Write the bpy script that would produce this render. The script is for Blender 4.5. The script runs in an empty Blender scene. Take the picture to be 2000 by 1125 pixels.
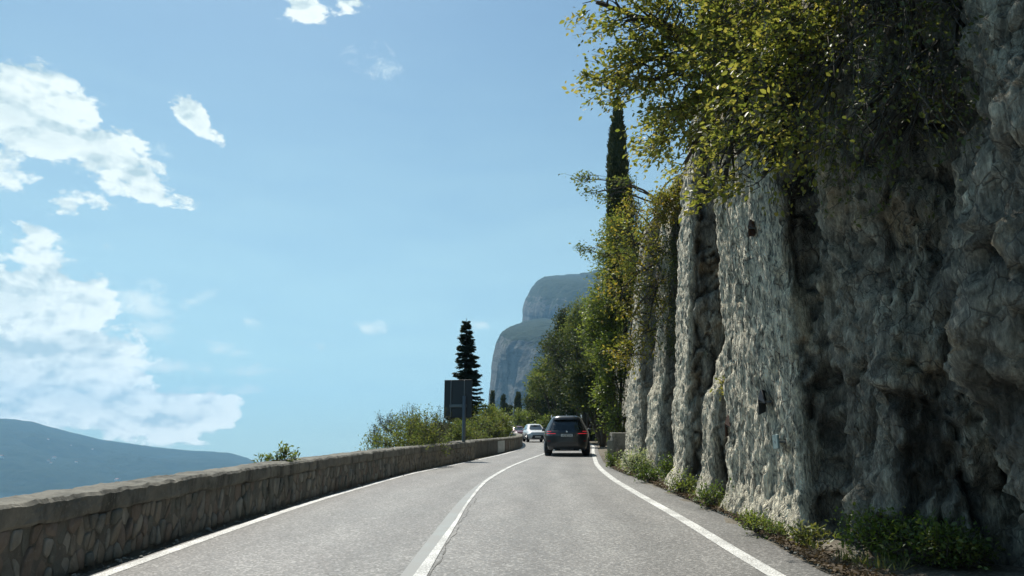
import bpy, math, random
import numpy as np
from mathutils import Vector
rng = np.random.default_rng(7)
random.seed(7)
R = math.radians
sc = bpy.context.scene
COL = sc.collection

# ------------------------------------------------------------------ camera, sky, sun, exposure
PITCH = R(13.77); SLOPE = math.tan(R(3.45)); F = 1480.0
cd = bpy.data.cameras.new('camera'); cam = bpy.data.objects.new('camera', cd); COL.objects.link(cam)
cam.location = (0, 0, 1.4); cam.rotation_euler = (R(90) + PITCH, 0, 0)
cd.sensor_width = 36; cd.lens = 36 * F / 2000; cd.clip_start = 0.1; cd.clip_end = 60000
sc.camera = cam
SUN_AZ, SUN_EL = R(-27), R(60)
SUN = Vector((math.sin(SUN_AZ) * math.cos(SUN_EL), math.cos(SUN_AZ) * math.cos(SUN_EL), math.sin(SUN_EL)))
sl = bpy.data.lights.new('sun', 'SUN'); sl.energy = 5.0; sl.angle = R(0.53); sl.color = (1, .95, .86)
so = bpy.data.objects.new('sun', sl); COL.objects.link(so)
so.rotation_euler = (-SUN).to_track_quat('-Z', 'Y').to_euler(); so.location = (-20, 20, 60)
sc.view_settings.view_transform = 'Standard'; sc.view_settings.look = 'None'
sc.view_settings.gamma = 1; sc.view_settings.use_curve_mapping = False
sc.view_settings.exposure = 0.45


class N:
    """tiny node-tree helper"""
    def __init__(s, nt): s.nt = nt
    def new(s, t, **kw):
        n = s.nt.nodes.new(t)
        for k, v in kw.items(): setattr(n, k, v)
        return n
    def link(s, a, b): s.nt.links.new(a, b)
    def put(s, sock, v):
        if hasattr(v, 'links') or hasattr(v, 'is_output'): s.link(v, sock)
        else: sock.default_value = v
    def math(s, op, a, b=None, c=None, clamp=False):
        n = s.new('ShaderNodeMath', operation=op, use_clamp=clamp); s.put(n.inputs[0], a)
        if b is not None: s.put(n.inputs[1], b)
        if c is not None: s.put(n.inputs[2], c)
        return n.outputs[0]
    def vmath(s, op, a, b=None):
        n = s.new('ShaderNodeVectorMath', operation=op); s.put(n.inputs[0], a)
        if b is not None: s.put(n.inputs[1], b)
        return n.outputs[0]
    def mix(s, f, a, b, mode='MIX'):
        n = s.new('ShaderNodeMix', data_type='RGBA', blend_type=mode); s.put(n.inputs[0], f)
        for i, v in ((6, a), (7, b)):
            if isinstance(v, tuple) and len(v) == 3: v = (*v, 1)
            s.put(n.inputs[i], v)
        return n.outputs[2]
    def noise(s, vec, scale, detail=4, rough=.55, dist=0, out=0, **kw):
        n = s.new('ShaderNodeTexNoise', **kw); s.put(n.inputs['Vector'], vec); n.inputs['Scale'].default_value = scale
        n.inputs['Detail'].default_value = detail; n.inputs['Roughness'].default_value = rough; n.inputs['Distortion'].default_value = dist
        return n.outputs[out]
    def vor(s, vec, scale, feature='F1', out=0):
        n = s.new('ShaderNodeTexVoronoi', feature=feature); s.put(n.inputs['Vector'], vec); n.inputs['Scale'].default_value = scale
        return n.outputs[out]
    def ramp(s, f, stops, interp='LINEAR'):
        n = s.new('ShaderNodeValToRGB'); s.put(n.inputs[0], f); cr = n.color_ramp; cr.interpolation = interp
        while len(cr.elements) < len(stops): cr.elements.new(.5)
        for e, (p, c) in zip(cr.elements, stops):
            e.position = p
            if isinstance(c, (int, float)): c = (c, c, c)
            e.color = (*c, 1)
        return n.outputs[0]
    def sstep(s, x, a, b):
        n = s.new('ShaderNodeMapRange', interpolation_type='SMOOTHSTEP'); s.put(n.inputs[0], x)
        n.inputs[1].default_value = a; n.inputs[2].default_value = b
        return n.outputs[0]
    def mapping(s, vec, loc=(0, 0, 0), rot=(0, 0, 0), scale=(1, 1, 1), typ='POINT'):
        n = s.new('ShaderNodeMapping', vector_type=typ); s.put(n.inputs[0], vec)
        n.inputs[1].default_value = loc; n.inputs[2].default_value = rot; n.inputs[3].default_value = scale
        return n.outputs[0]


def ray(px, py):
    cx = (px - 1000) / F; cy = (562.5 - py) / F
    return Vector((cx, math.cos(PITCH) - cy * math.sin(PITCH), math.sin(PITCH) + cy * math.cos(PITCH)))
def at(px, py, Y):
    r = ray(px, py); t = Y / r.y
    return Vector((r.x * t, Y, 1.4 + r.z * t))

# ---- sky: Nishita with broken cloud in the west, all in the world shader
w = bpy.data.worlds.new('World'); sc.world = w; w.use_nodes = True
nt = w.node_tree; nt.nodes.clear(); n = N(nt)
sky = n.new('ShaderNodeTexSky', sky_type='NISHITA', sun_disc=False)
sky.sun_elevation = SUN_EL; sky.sun_rotation = SUN_AZ; sky.altitude = 150; sky.air_density = 1.0; sky.dust_density = 1.2; sky.ozone_density = 2.5
tc = n.new('ShaderNodeTexCoord').outputs['Generated']
sp = n.new('ShaderNodeSeparateXYZ'); n.link(tc, sp.inputs[0])
az = n.math('ARCTAN2', sp.outputs[0], sp.outputs[1]); el = n.math('ARCSINE', sp.outputs[2])
cb = n.new('ShaderNodeCombineXYZ'); n.link(az, cb.inputs[0]); n.link(el, cb.inputs[1]); AE = cb.outputs[0]
# (px, py, radius x, radius y, rotation deg, weight) of each bank of cloud, turned into azimuth and elevation
CL = [(20, 225, 190, 100, 12, 1.2), (170, 278, 200, 58, 20, 1.1), (300, 322, 90, 24, 12, .8), (-90, 230, 230, 130, 0, 1.0),
      (378, 226, 70, 26, 40, .95), (130, 395, 130, 40, -8, .85), (270, 375, 120, 34, 2, .85), (60, 445, 90, 22, 8, .6), (228, 448, 34, 18, 30, .55),
      (30, 590, 210, 120, 25, 1.25), (110, 690, 220, 110, 18, 1.25), (-40, 720, 220, 180, 0, 1.3), (170, 785, 260, 70, 8, 1.2),
      (330, 808, 180, 48, 6, 1.0), (430, 803, 80, 36, 30, .85), 
      (600, 20, 85, 38, 25, .9), (545, 45, 40, 18, 10, .5), (690, 5, 60, 22, 0, .75), (800, 5, 40, 14, 0, .5), (-260, 420, 180, 150, 0, .9), (-400, 700, 260, 160, 0, 1)]
WISPS = [(250, 712, 290, 17, 0, 1.1), (400, 760, 130, 13, -3, .8), (425, 682, 60, 18, 5, .9), (485, 628, 30, 13, 20, .9), (300, 640, 70, 28, 15, .9), (380, 588, 50, 16, -30, .9),
         (712, 640, 42, 16, 0, 1.1), (935, 635, 28, 11, 10, 1.1), (285, 595, 80, 42, 35, 1.0), (600, 673, 60, 10, 0, .7), (330, 300, 90, 20, 15, .6), (690, 95, 150, 40, 20, .5), (240, 350, 120, 22, 10, .6), (120, 470, 120, 26, 5, .6)]
def banks(lst):
    acc = None
    for (px, py, rx, ry, rot, wt) in lst:
        d = ray(px, py).normalized(); a_ = math.atan2(d.x, d.y); e_ = math.asin(d.z)
        k = 1 / (F * (1 + ((px - 1000) / F) ** 2) ** .5 * 1.02)
        m = n.mapping(AE, loc=(a_, e_, 0), rot=(0, 0, R(-rot)), scale=(rx * k * 1.55, ry * k * 1.6, 1), typ='TEXTURE')
        g = n.new('ShaderNodeTexGradient', gradient_type='SPHERICAL'); n.link(m, g.inputs[0])
        v = n.math('MULTIPLY', g.outputs['Fac'], wt)
        acc = v if acc is None else n.math('SMOOTH_MAX', acc, v, .12)
    return acc
acc = banks(CL); wacc = banks(WISPS)
AEs = n.mapping(AE, scale=(1, 1.7, 1))
f1 = n.noise(AEs, 9, 9, .6, .35)
f2 = n.noise(n.mapping(AEs, loc=(.012, -.022, 0)), 9, 9, .6, .35)      # the same billows, one step away from the sun
f3 = n.noise(AEs, 26, 8, .62, .5)
def billow(v):
    v = n.vmath('ADD', v, n.mix(.035, (0, 0, 0), n.noise(AEs, 24, 5, .65, out=1)))
    a = n.math('SUBTRACT', .45, n.vor(v, 13)); b_ = n.math('SUBTRACT', .45, n.vor(v, 31)); c_ = n.math('SUBTRACT', .45, n.vor(v, 75))
    return n.math('ADD', a, n.math('ADD', n.math('MULTIPLY', b_, .5), n.math('MULTIPLY', c_, .25)))
pf = billow(AEs); pf2 = billow(n.mapping(AEs, loc=(.005, -.010, 0)))
dens_raw = n.math('ADD', n.math('MULTIPLY', acc, 1.35), n.math('MULTIPLY', n.sstep(acc, .0, .3), n.math('ADD', n.math('MULTIPLY', n.math('SUBTRACT', f1, .5), 2.3), n.math('ADD', n.math('MULTIPLY', n.math('SUBTRACT', f3, .5), 1.3), n.math('MULTIPLY', pf, .75)))))
dens = n.sstep(dens_raw, .50, .80)
thick = n.sstep(dens_raw, .8, 2.0)
lit = n.math('ADD', .8, n.math('ADD', n.math('MULTIPLY', n.math('SUBTRACT', f1, f2), 5.5), n.math('MULTIPLY', n.math('SUBTRACT', pf, pf2), 1.7)), clamp=True)
lit = n.math('SUBTRACT', lit, n.math('MULTIPLY', thick, .42), clamp=True)
ccol = n.mix(lit, (5.4, 6.9, 7.2), (10.6, 11.3, 10.6))
ccol = n.mix(n.sstep(el, .30, .0), ccol, n.mix(lit, (6.6, 7.9, 8.0), (14.8, 14.8, 13.4)))
# thin veil low in the sky
veil = n.math('MULTIPLY', n.sstep(el, .75, -.06), n.math('ADD', .36, n.math('MULTIPLY', n.noise(n.mapping(AE, scale=(1, 5, 1)), 5, 5, .5, .4), .34)))
skyc = n.mix(veil, sky.outputs[0], (10.2, 11.2, 10.2))
skyc = n.mix(1.0, skyc, (.77, 1.0, 1.02), 'MULTIPLY')
wd_ = n.sstep(n.math('ADD', n.math('MULTIPLY', wacc, 1.2), n.math('MULTIPLY', n.sstep(wacc, 0, .3), n.math('ADD', n.math('MULTIPLY', n.math('SUBTRACT', f1, .5), 1.6), n.math('MULTIPLY', n.math('SUBTRACT', f3, .5), 2.6)))), .4, 1.5)
skyc = n.mix(n.math('MULTIPLY', wd_, .9), skyc, (9.6, 10.8, 10.4))
fin = n.mix(n.math('MULTIPLY', dens, .95), skyc, ccol)
bg = n.new('ShaderNodeBackground'); n.link(fin, bg.inputs[0]); bg.inputs[1].default_value = .074
ow = n.new('ShaderNodeOutputWorld'); n.link(bg.outputs[0], ow.inputs[0])

# ------------------------------------------------------------------ numpy noise
def _h(ix, iy, iz, k):
    h = (ix.astype(np.uint32) * np.uint32(374761393) + iy.astype(np.uint32) * np.uint32(668265263) + iz.astype(np.uint32) * np.uint32(2147483647) + np.uint32(k * 1013904223 & 0xffffffff))
    h = (h ^ (h >> np.uint32(13))) * np.uint32(1274126177)
    h = h ^ (h >> np.uint32(16))
    return (h & np.uint32(0xffff)).astype(np.float32) / 32767.5 - 1
def perlin(x, y, z, seed=0):
    x = np.asarray(x, np.float32); y = np.broadcast_to(np.asarray(y, np.float32), x.shape); z = np.broadcast_to(np.asarray(z, np.float32), x.shape)
    fx, fy, fz = np.floor(x), np.floor(y), np.floor(z)
    ix, iy, iz = fx.astype(np.int64), fy.astype(np.int64), fz.astype(np.int64)
    fx, fy, fz = x - fx, y - fy, z - fz
    u, v, t = [a * a * a * (a * (a * 6 - 15) + 10) for a in (fx, fy, fz)]
    r = 0
    for a in (0, 1):
        for b in (0, 1):
            for c in (0, 1):
                gx, gy, gz = (_h(ix + a, iy + b, iz + c, seed * 3 + q) for q in (1, 2, 3))
                r = r + (u if a else 1 - u) * (v if b else 1 - v) * (t if c else 1 - t) * (gx * (fx - a) + gy * (fy - b) + gz * (fz - c))
    return r * 1.3
def fbm(x, y, z, o=4, seed=0, g=.5):
    r, a = 0, 1
    for i in range(o):
        r = r + a * perlin(x * 2 ** i, y * 2 ** i, z * 2 ** i, seed + i * 7); a *= g
    return r
def ridged(x, y, z, o=4, seed=0, g=.5):
    r, a, s = 0, 1, 0
    for i in range(o):
        r = r + a * (1 - np.abs(perlin(x * 2 ** i, y * 2 ** i, z * 2 ** i, seed + i * 7)) * 1.8); s += a; a *= g
    return r / s
def facets(x, y, z, seed=0, tilt=.5):
    """broken-rock relief: every cell is a tilted flat slab, with a crack along the cell borders -> (height, distance to crack)"""
    sh = x.shape; x, y, z = (np.asarray(a, np.float32).ravel() for a in (x, y, z))
    ix, iy, iz = (np.floor(a).astype(np.int64) for a in (x, y, z)); f1 = np.full(x.shape, 9., np.float32); f2 = f1.copy(); h = np.zeros_like(x)
    for a in (-1, 0, 1):
        for b in (-1, 0, 1):
            for c in (-1, 0, 1):
                jx, jy, jz = ix + a, iy + b, iz + c
                r = [_h(jx, jy, jz, seed * 11 + q) for q in range(7)]
                dx, dy, dz = x - (jx + .5 + r[0] * .45), y - (jy + .5 + r[1] * .45), z - (jz + .5 + r[2] * .45); d_ = dx * dx + dy * dy + dz * dz
                hh = r[3] * .5 + tilt * (r[4] * dx + r[5] * dy + r[6] * dz); cl = d_ < f1
                f2 = np.where(cl, f1, np.minimum(f2, d_)); h = np.where(cl, hh, h); f1 = np.where(cl, d_, f1)
    return h.reshape(sh), (np.sqrt(f2) - np.sqrt(f1)).reshape(sh)
def smooth(a, b, x):
    t = np.clip((x - a) / (b - a), 0, 1); return t * t * (3 - 2 * t)

# ------------------------------------------------------------------ object helpers
def link(o, parent=None):
    COL.objects.link(o)
    if parent is not None: o.parent = parent
    return o
def tag(o, label=None, cat=None, group=None, kind=None):
    for k, v in (('label', label), ('category', cat), ('group', group), ('kind', kind)):
        if v: o[k] = v
    return o
def empty(name, loc, rz=0, rx=0):
    o = bpy.data.objects.new(name, None); o.location = loc; o.rotation_euler = (rx, 0, rz); o.empty_display_size = .2
    return link(o)
def npmesh(name, V, Fc, mat=None, parent=None, smoothed=False):
    """V n x 3, Fc m x k (k = 3 or 4) arrays, or a list of lists"""
    me = bpy.data.meshes.new(name)
    if isinstance(Fc, np.ndarray):
        V = np.ascontiguousarray(V, np.float32); m, k = Fc.shape
        me.vertices.add(len(V)); me.vertices.foreach_set('co', V.ravel())
        me.loops.add(m * k); me.loops.foreach_set('vertex_index', Fc.astype(np.int32).ravel())
        me.polygons.add(m); me.polygons.foreach_set('loop_start', np.arange(0, m * k, k, dtype=np.int32))
        me.update(calc_edges=True)
    else:
        me.from_pydata([tuple(map(float, v)) for v in V], [], Fc); me.update()
    if smoothed: me.polygons.foreach_set('use_smooth', np.ones(len(me.polygons), bool))
    if mat: me.materials.append(mat)
    return link(bpy.data.objects.new(name, me), parent)
def grid_faces(nu, nv, wrap=False):
    i = np.arange(nu - (0 if wrap else 1)); j = np.arange(nv - 1)
    I, J = np.meshgrid(i, j, indexing='ij'); I2 = (I + 1) % nu
    return np.stack([I * nv + J, I2 * nv + J, I2 * nv + J + 1, I * nv + J + 1], -1).reshape(-1, 4)
class MB:
    def __init__(s): s.v = []; s.f = []
    def add(s, V, Fc):
        b = len(s.v); s.v += [tuple(v) for v in V]; s.f += [tuple(i + b for i in f) for f in Fc]; return s
    def box(s, c, d, bev=0, rz=0, rx=0):
        x, y, z = [q / 2 for q in d]; V = []
        b = min(bev, x, y, z)
        if b <= 0:
            V = [(sx * x, sy * y, sz * z) for sx in (-1, 1) for sy in (-1, 1) for sz in (-1, 1)]
            Fs = [(0, 1, 3, 2), (4, 6, 7, 5), (0, 4, 5, 1), (2, 3, 7, 6), (0, 2, 6, 4), (1, 5, 7, 3)]
        else:
            ring = [(-x + b, -y), (x - b, -y), (x, -y + b), (x, y - b), (x - b, y), (-x + b, y), (-x, y - b), (-x, -y + b)]
            ring2 = [(px * (1 - b / x), py * (1 - b / y)) for px, py in ring]
            for zz, rr in ((-z, ring2), (-z + b, ring), (z - b, ring), (z, ring2)): V += [(p, q, zz) for p, q in rr]
            Fs = [tuple(range(7, -1, -1)), tuple(range(24, 32))]
            for l in range(3):
                for i in range(8): Fs.append((l * 8 + i, l * 8 + (i + 1) % 8, l * 8 + 8 + (i + 1) % 8, l * 8 + 8 + i))
        cz, sz_ = math.cos(rz), math.sin(rz); cx_, sx_ = math.cos(rx), math.sin(rx); out = []
        for (p, q, r_) in V:
            q, r_ = q * cx_ - r_ * sx_, q * sx_ + r_ * cx_
            out.append((c[0] + p * cz - q * sz_, c[1] + p * sz_ + q * cz, c[2] + r_))
        return s.add(out, Fs)
    def tube(s, pts, rad, n=6, cap=True):
        pts = [Vector(p) for p in pts]; rad = rad if isinstance(rad, (list, tuple)) else [rad] * len(pts); V = []; Fs = []
        up = Vector((0, 0, 1))
        for i, p in enumerate(pts):
            t = (pts[min(i + 1, len(pts) - 1)] - pts[max(i - 1, 0)]).normalized()
            a = t.cross(up if abs(t.z) < .95 else Vector((1, 0, 0))).normalized(); b = t.cross(a)
            for k in range(n):
                an = 2 * math.pi * k / n; V.append(p + (a * math.cos(an) + b * math.sin(an)) * rad[i])
        for i in range(len(pts) - 1):
            for k in range(n): Fs.append((i * n + k, i * n + (k + 1) % n, (i + 1) * n + (k + 1) % n, (i + 1) * n + k))
        if cap: Fs += [tuple(range(n - 1, -1, -1)), tuple(range((len(pts) - 1) * n, len(pts) * n))]
        return s.add(V, Fs)
    def build(s, name, mat, parent=None, smoothed=False): return npmesh(name, s.v, s.f, mat, parent, smoothed)

# ------------------------------------------------------------------ materials
def newmat(name):
    m = bpy.data.materials.new(name); m.use_nodes = True; t = m.node_tree; t.nodes.clear()
    n = N(t); o = n.new('ShaderNodeOutputMaterial'); return m, n, o
def bsdf(n, o, col, rough=.8, metal=0, bump=None, bstr=.5, bdist=.02, spec=.5, **kw):
    b = n.new('ShaderNodeBsdfPrincipled')
    n.put(b.inputs['Base Color'], (*col, 1) if isinstance(col, tuple) and len(col) == 3 else col)
    n.put(b.inputs['Roughness'], rough); b.inputs['Metallic'].default_value = metal; b.inputs['Specular IOR Level'].default_value = spec
    for k, v in kw.items(): n.put(b.inputs[k.replace('_', ' ')], v)
    if bump is not None:
        bp = n.new('ShaderNodeBump'); bp.inputs['Strength'].default_value = bstr; bp.inputs['Distance'].default_value = bdist
        n.put(bp.inputs['Height'], bump); n.link(bp.outputs[0], b.inputs['Normal'])
    n.link(b.outputs[0], o.inputs[0]); return b
def plain(name, col, rough=.6, metal=0, var=.12, scale=6, **kw):
    m, n, o = newmat(name); c = n.new('ShaderNodeTexCoord').outputs['Object']
    f = n.noise(c, scale, 5, .6)
    cc = n.mix(f, tuple(x * (1 - var) for x in col), tuple(min(1, x * (1 + var)) for x in col))
    bsdf(n, o, cc, n.math('ADD', rough - .05, n.math('MULTIPLY', f, .1)), metal, **kw); return m

def rock_mat():
    m, n, o = newmat('limestone'); c = n.new('ShaderNodeTexCoord').outputs['Object']
    wv = n.vmath('ADD', c, n.vmath('SCALE', n.noise(c, 1.3, 4, .6, out=1), None)) if False else c
    stretch = n.mapping(wv, scale=(1, 1, .28))
    big = n.noise(c, .55, 5, .6, .6); mid = n.noise(stretch, 3.2, 7, .65, 1.0); fine = n.noise(stretch, 17, 6, .7, .6); streak = n.noise(n.mapping(c, scale=(1, 1, .1)), 2.2, 6, .62, .6)
    base = n.ramp(mid, [(.28, (.085, .085, .078)), (.45, (.20, .193, .17)), (.62, (.36, .34, .285)), (.8, (.55, .51, .42))])
    base = n.mix(n.sstep(fine, .35, .7), n.mix(1., base, (.62, .62, .62), 'MULTIPLY'), base)
    ochre = n.sstep(n.noise(c, .9, 4, .6, .5), .55, .72)
    base = n.mix(n.math('MULTIPLY', ochre, .6), base, (.34, .25, .15))
    green = n.sstep(n.noise(c, 1.4, 5, .6, .3), .6, .75)
    base = n.mix(n.math('MULTIPLY', green, .5), base, (.09, .115, .075))
    st = n.sstep(streak, .5, .66)
    base = n.mix(n.math('MULTIPLY', st, .6), base, (.07, .073, .07))
    base = n.mix(n.math('MULTIPLY', n.sstep(big, .5, .75), .45), base, (.11, .112, .105))
    att = n.new('ShaderNodeAttribute', attribute_name='pale').outputs['Fac']      # sunlight on the buttress faces, painted in as a paler rock colour
    rn = n.noise(n.mapping(c, scale=(1, 1, .2)), 13, 5, .62, 1.6); pale = n.ramp(rn, [(.36, (.09, .09, .08)), (.45, (.40, .385, .33)), (.60, (.82, .77, .64))])
    tone = n.new('ShaderNodeAttribute', attribute_name='tone').outputs['Fac']; base = n.mix(1., base, n.ramp(tone, [(.05, .35), (.5, 1.0), (.95, 1.55)]), 'MULTIPLY'); base = n.mix(n.math('MULTIPLY', att, .95), base, pale)
    sp1 = n.noise(stretch, 34, 5, .75); sp2 = n.vor(n.vmath('ADD', n.mapping(c, scale=(1, 1, .5)), n.mix(.18, (0, 0, 0), n.noise(c, 3, 4, .6, out=1))), 5.5, 'DISTANCE_TO_EDGE')
    base = n.mix(1., base, n.ramp(sp1, [(.32, .55), (.5, 1.0), (.68, 1.5)]), 'MULTIPLY')
    vein = n.sstep(sp2, .0, .05); base = n.mix(n.math('MULTIPLY', n.math('SUBTRACT', 1, vein), n.math('MULTIPLY', n.sstep(n.noise(c, .8, 3, .5), .45, .6), .75)), base, (.06, .055, .05))
    base = n.mix(1., base, (1.40, 1.37, 1.27), 'MULTIPLY')
    crack = n.sstep(n.vor(n.mapping(n.vmath('ADD', c, n.mix(.25, (0, 0, 0), n.noise(c, 1.5, 3, .6, out=1))), scale=(1, 1, .45)), 1.5, 'DISTANCE_TO_EDGE'), .0, .035)
    base = n.mix(crack, n.mix(1., base, (.8, .8, .8), 'MULTIPLY'), base)
    h = n.math('ADD', n.math('MULTIPLY', mid, 1.), n.math('ADD', n.math('MULTIPLY', fine, .35), n.math('MULTIPLY', crack, .06)))
    h = n.math('ADD', h, n.math('MULTIPLY', n.noise(c, 42, 5, .7), .16))
    h = n.math('ADD', h, n.math('ADD', n.math('MULTIPLY', sp1, .28), n.math('MULTIPLY', vein, .12)))
    h = n.math('ADD', h, n.math('MULTIPLY', att, n.math('MULTIPLY', rn, 1.1)))
    bsdf(n, o, base, .9, bump=h, bstr=1.0, bdist=.17, spec=.25); return m
def asphalt_mat():
    m, n, o = newmat('asphalt'); c = n.new('ShaderNodeTexCoord').outputs['Object']
    v = n.vor(c, 44, out=1); sv = n.new('ShaderNodeSeparateColor'); n.link(v, sv.inputs[0])
    big = n.noise(c, .35, 5, .6, .4); mid = n.noise(n.mapping(c, scale=(1, .25, 1)), 2.2, 5, .6)
    g = n.ramp(sv.outputs[0], [(0, .07), (.4, .13), (.75, .19), (1, .40)])
    g = n.mix(.35, g, n.ramp(n.noise(c, 210, 3, .8), [(.3, .045), (.7, .25)]))
    tint = n.mix(big, (1.02, 1.02, .95), (1.1, 1.02, .94)); g = n.mix(1., g, tint, 'MULTIPLY')
    g = n.mix(1., g, n.ramp(mid, [(.3, .8), (.7, 1.12)]), 'MULTIPLY')
    at_ = n.new('ShaderNodeAttribute', attribute_name='lane').outputs['Fac']
    g = n.mix(1., g, n.ramp(n.math('ADD', at_, n.math('MULTIPLY', n.math('SUBTRACT', big, .5), .05)), [(0, .72), (.08, .94), (.15, .88), (.24, 1.06), (.33, .87), (.43, 1.0), (.5, 1.06), (.60, .87), (.69, 1.08), (.79, .87), (.88, 1.0), (.95, .88), (1, .66)]), 'MULTIPLY')
    patchy = n.sstep(n.noise(n.mapping(c, scale=(1, .5, 1)), .9, 6, .7, .8), .58, .7); g = n.mix(n.math('MULTIPLY', patchy, .28), g, (.075, .075, .07))
    d = n.math('SUBTRACT', .5, n.vor(c, 62))
    bsdf(n, o, g, n.math('ADD', .5, n.math('MULTIPLY', sv.outputs[1], .25)), bump=d, bstr=.45, bdist=.006, spec=.5); return m
def paint_mat(name, col, wear=.35):
    m, n, o = newmat(name); c = n.new('ShaderNodeTexCoord').outputs['Object']
    sp_ = n.noise(c, 55, 4, .75); big = n.noise(c, 1.6, 4, .6)
    f = n.math('MULTIPLY', n.sstep(n.math('ADD', sp_, n.math('MULTIPLY', big, wear)), .46 + wear * .28, .64 + wear * .28), .85)
    cc = n.mix(f, n.mix(big, col, tuple(x * .86 for x in col)), (.22, .215, .20))
    bsdf(n, o, cc, .6, bump=n.vor(c, 62), bstr=.3, bdist=.004); return m
def dirt_mat():
    m, n, o = newmat('dirt'); c = n.new('ShaderNodeTexCoord').outputs['Object']
    a = n.noise(c, 1.6, 8, .7, .5); b = n.vor(c, 45, out=1); sv = n.new('ShaderNodeSeparateColor'); n.link(b, sv.inputs[0])
    g = n.ramp(a, [(.3, (.055, .046, .034)), (.5, (.11, .095, .07)), (.7, (.17, .15, .12))])
    g = n.mix(.4, g, n.ramp(sv.outputs[0], [(0, (.07, .06, .045)), (.7, (.2, .18, .14)), (1, (.42, .38, .32))]))
    bsdf(n, o, g, .95, bump=n.math('ADD', a, n.math('MULTIPLY', sv.outputs[0], .3)), bstr=.7, bdist=.02, spec=.2); return m
def concrete_mat(name, lo, hi, stain=.5):
    m, n, o = newmat(name); c = n.new('ShaderNodeTexCoord').outputs['Object']
    a = n.noise(c, 2.6, 8, .68, .4); b = n.noise(c, 22, 6, .7); s_ = n.noise(n.mapping(c, scale=(1, 1, .3)), 3.5, 5, .6)
    g = n.ramp(a, [(.3, lo), (.7, hi)])
    g = n.mix(n.math('MULTIPLY', n.sstep(s_, .5, .68), stain), g, tuple(x * .35 for x in lo))
    g = n.mix(n.math('MULTIPLY', n.sstep(b, .56, .68), .5), g, (.30, .29, .25))
    bsdf(n, o, g, .92, bump=n.math('ADD', a, n.math('MULTIPLY', b, .6)), bstr=.8, bdist=.035, spec=.25); return m
def leaf_mat(name, cols, trans=.5, rough=.45, tmul=1.5):
    m, n, o = newmat(name); g = n.new('ShaderNodeNewGeometry')
    c = n.new('ShaderNodeTexCoord').outputs['Object']
    f = n.math('ADD', n.math('MULTIPLY', g.outputs['Random Per Island'], .62), n.math('MULTIPLY', n.noise(c, .9, 3, .5), .5), clamp=True)
    k = len(cols); col = n.ramp(f, [(.12 + .76 * i / (k - 1), q) for i, q in enumerate(cols)])
    p = n.new('ShaderNodeBsdfPrincipled'); n.link(col, p.inputs['Base Color']); p.inputs['Roughness'].default_value = rough; p.inputs['Specular IOR Level'].default_value = .45 if rough < .5 else .15
    t = n.new('ShaderNodeBsdfTranslucent'); n.link(n.mix(1., col, (tmul * 1.1, tmul, tmul * .55), 'MULTIPLY'), t.inputs[0])
    mx = n.new('ShaderNodeMixShader'); mx.inputs[0].default_value = trans; n.link(p.outputs[0], mx.inputs[1]); n.link(t.outputs[0], mx.inputs[2])
    n.link(mx.outputs[0], o.inputs[0]); return m
def bark_mat(name, a, b):
    m, n, o = newmat(name); c = n.new('ShaderNodeTexCoord').outputs['Object']
    f = n.noise(n.mapping(c, scale=(1, 1, .2)), 14, 6, .7)
    bsdf(n, o, n.ramp(f, [(.3, a), (.7, b)]), .9, bump=f, bstr=.6, bdist=.02, spec=.2); return m

M = dict(
    rock=rock_mat(), asphalt=asphalt_mat(), white_line=paint_mat('road_paint', (.78, .78, .74), .3), old_line=paint_mat('worn_road_paint', (.25, .28, .275), .5),
    dirt=dirt_mat(), coping=concrete_mat('coping_render', (.10, .10, .086), (.25, .235, .195), .7), mortar=concrete_mat('mortar', (.09, .088, .076), (.19, .18, .155)),
    smooth_wall=concrete_mat('wall_render', (.13, .13, .115), (.26, .25, .22), .7), pale_patch=concrete_mat('pale_patch', (.42, .45, .43), (.6, .62, .6), .15),
    beech=leaf_mat('yellow_green_leaf', [(.06, .09, .024), (.125, .155, .038), (.18, .195, .052), (.24, .22, .075)], .58),
    beech_shaded=leaf_mat('shaded_green_leaf', [(.045, .065, .022), (.075, .10, .03), (.12, .135, .04)], .45),  # darker copy of the leaf, with the shade it hangs in painted into the colour
    gold=leaf_mat('golden_leaf', [(.07, .10, .022), (.13, .155, .032), (.19, .19, .04), (.24, .18, .045)], .55),
    fresh=leaf_mat('bright_green_leaf', [(.055, .09, .024), (.10, .145, .036), (.155, .19, .05)], .55),
    oak=leaf_mat('holm_oak_leaf', [(.022, .038, .016), (.045, .066, .026), (.08, .095, .036)], .3, .65),
    olive=leaf_mat('olive_green_leaf', [(.055, .09, .028), (.095, .14, .04), (.14, .18, .055), (.18, .19, .065)], .4, .6),
    needle=leaf_mat('conifer_needle', [(.022, .036, .022), (.036, .056, .03), (.055, .075, .035)], .2, .6),
    cypress=leaf_mat('cypress_foliage', [(.025, .036, .02), (.045, .06, .028), (.075, .085, .038)], .22, .6),
    weed=leaf_mat('weed_leaf', [(.035, .07, .015), (.07, .12, .025), (.12, .16, .04)], .45),
    grass=leaf_mat('grass_blade', [(.06, .09, .02), (.12, .15, .04), (.22, .21, .09)], .4),
    grey_grass=leaf_mat('silvery_leaf', [(.10, .14, .08), (.22, .28, .18), (.40, .45, .34)], .4),
    litter=leaf_mat('dry_leaf', [(.05, .038, .026), (.10, .075, .05), (.18, .14, .10)], .15, .8, 1.0),
    bark=bark_mat('bark', (.035, .03, .024), (.11, .10, .085)), twig=bark_mat('pale_twig', (.10, .085, .065), (.2, .17, .13)),
    sign_back=plain('sign_back', (.025, .03, .034), .5, .3), galv=plain('galvanised_steel', (.12, .14, .15), .5, .5),
    rusty=plain('rusted_plate', (.09, .05, .035), .85, .2, .35), plate_green=plain('painted_plate', (.17, .23, .22), .6, .2),
)

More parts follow.
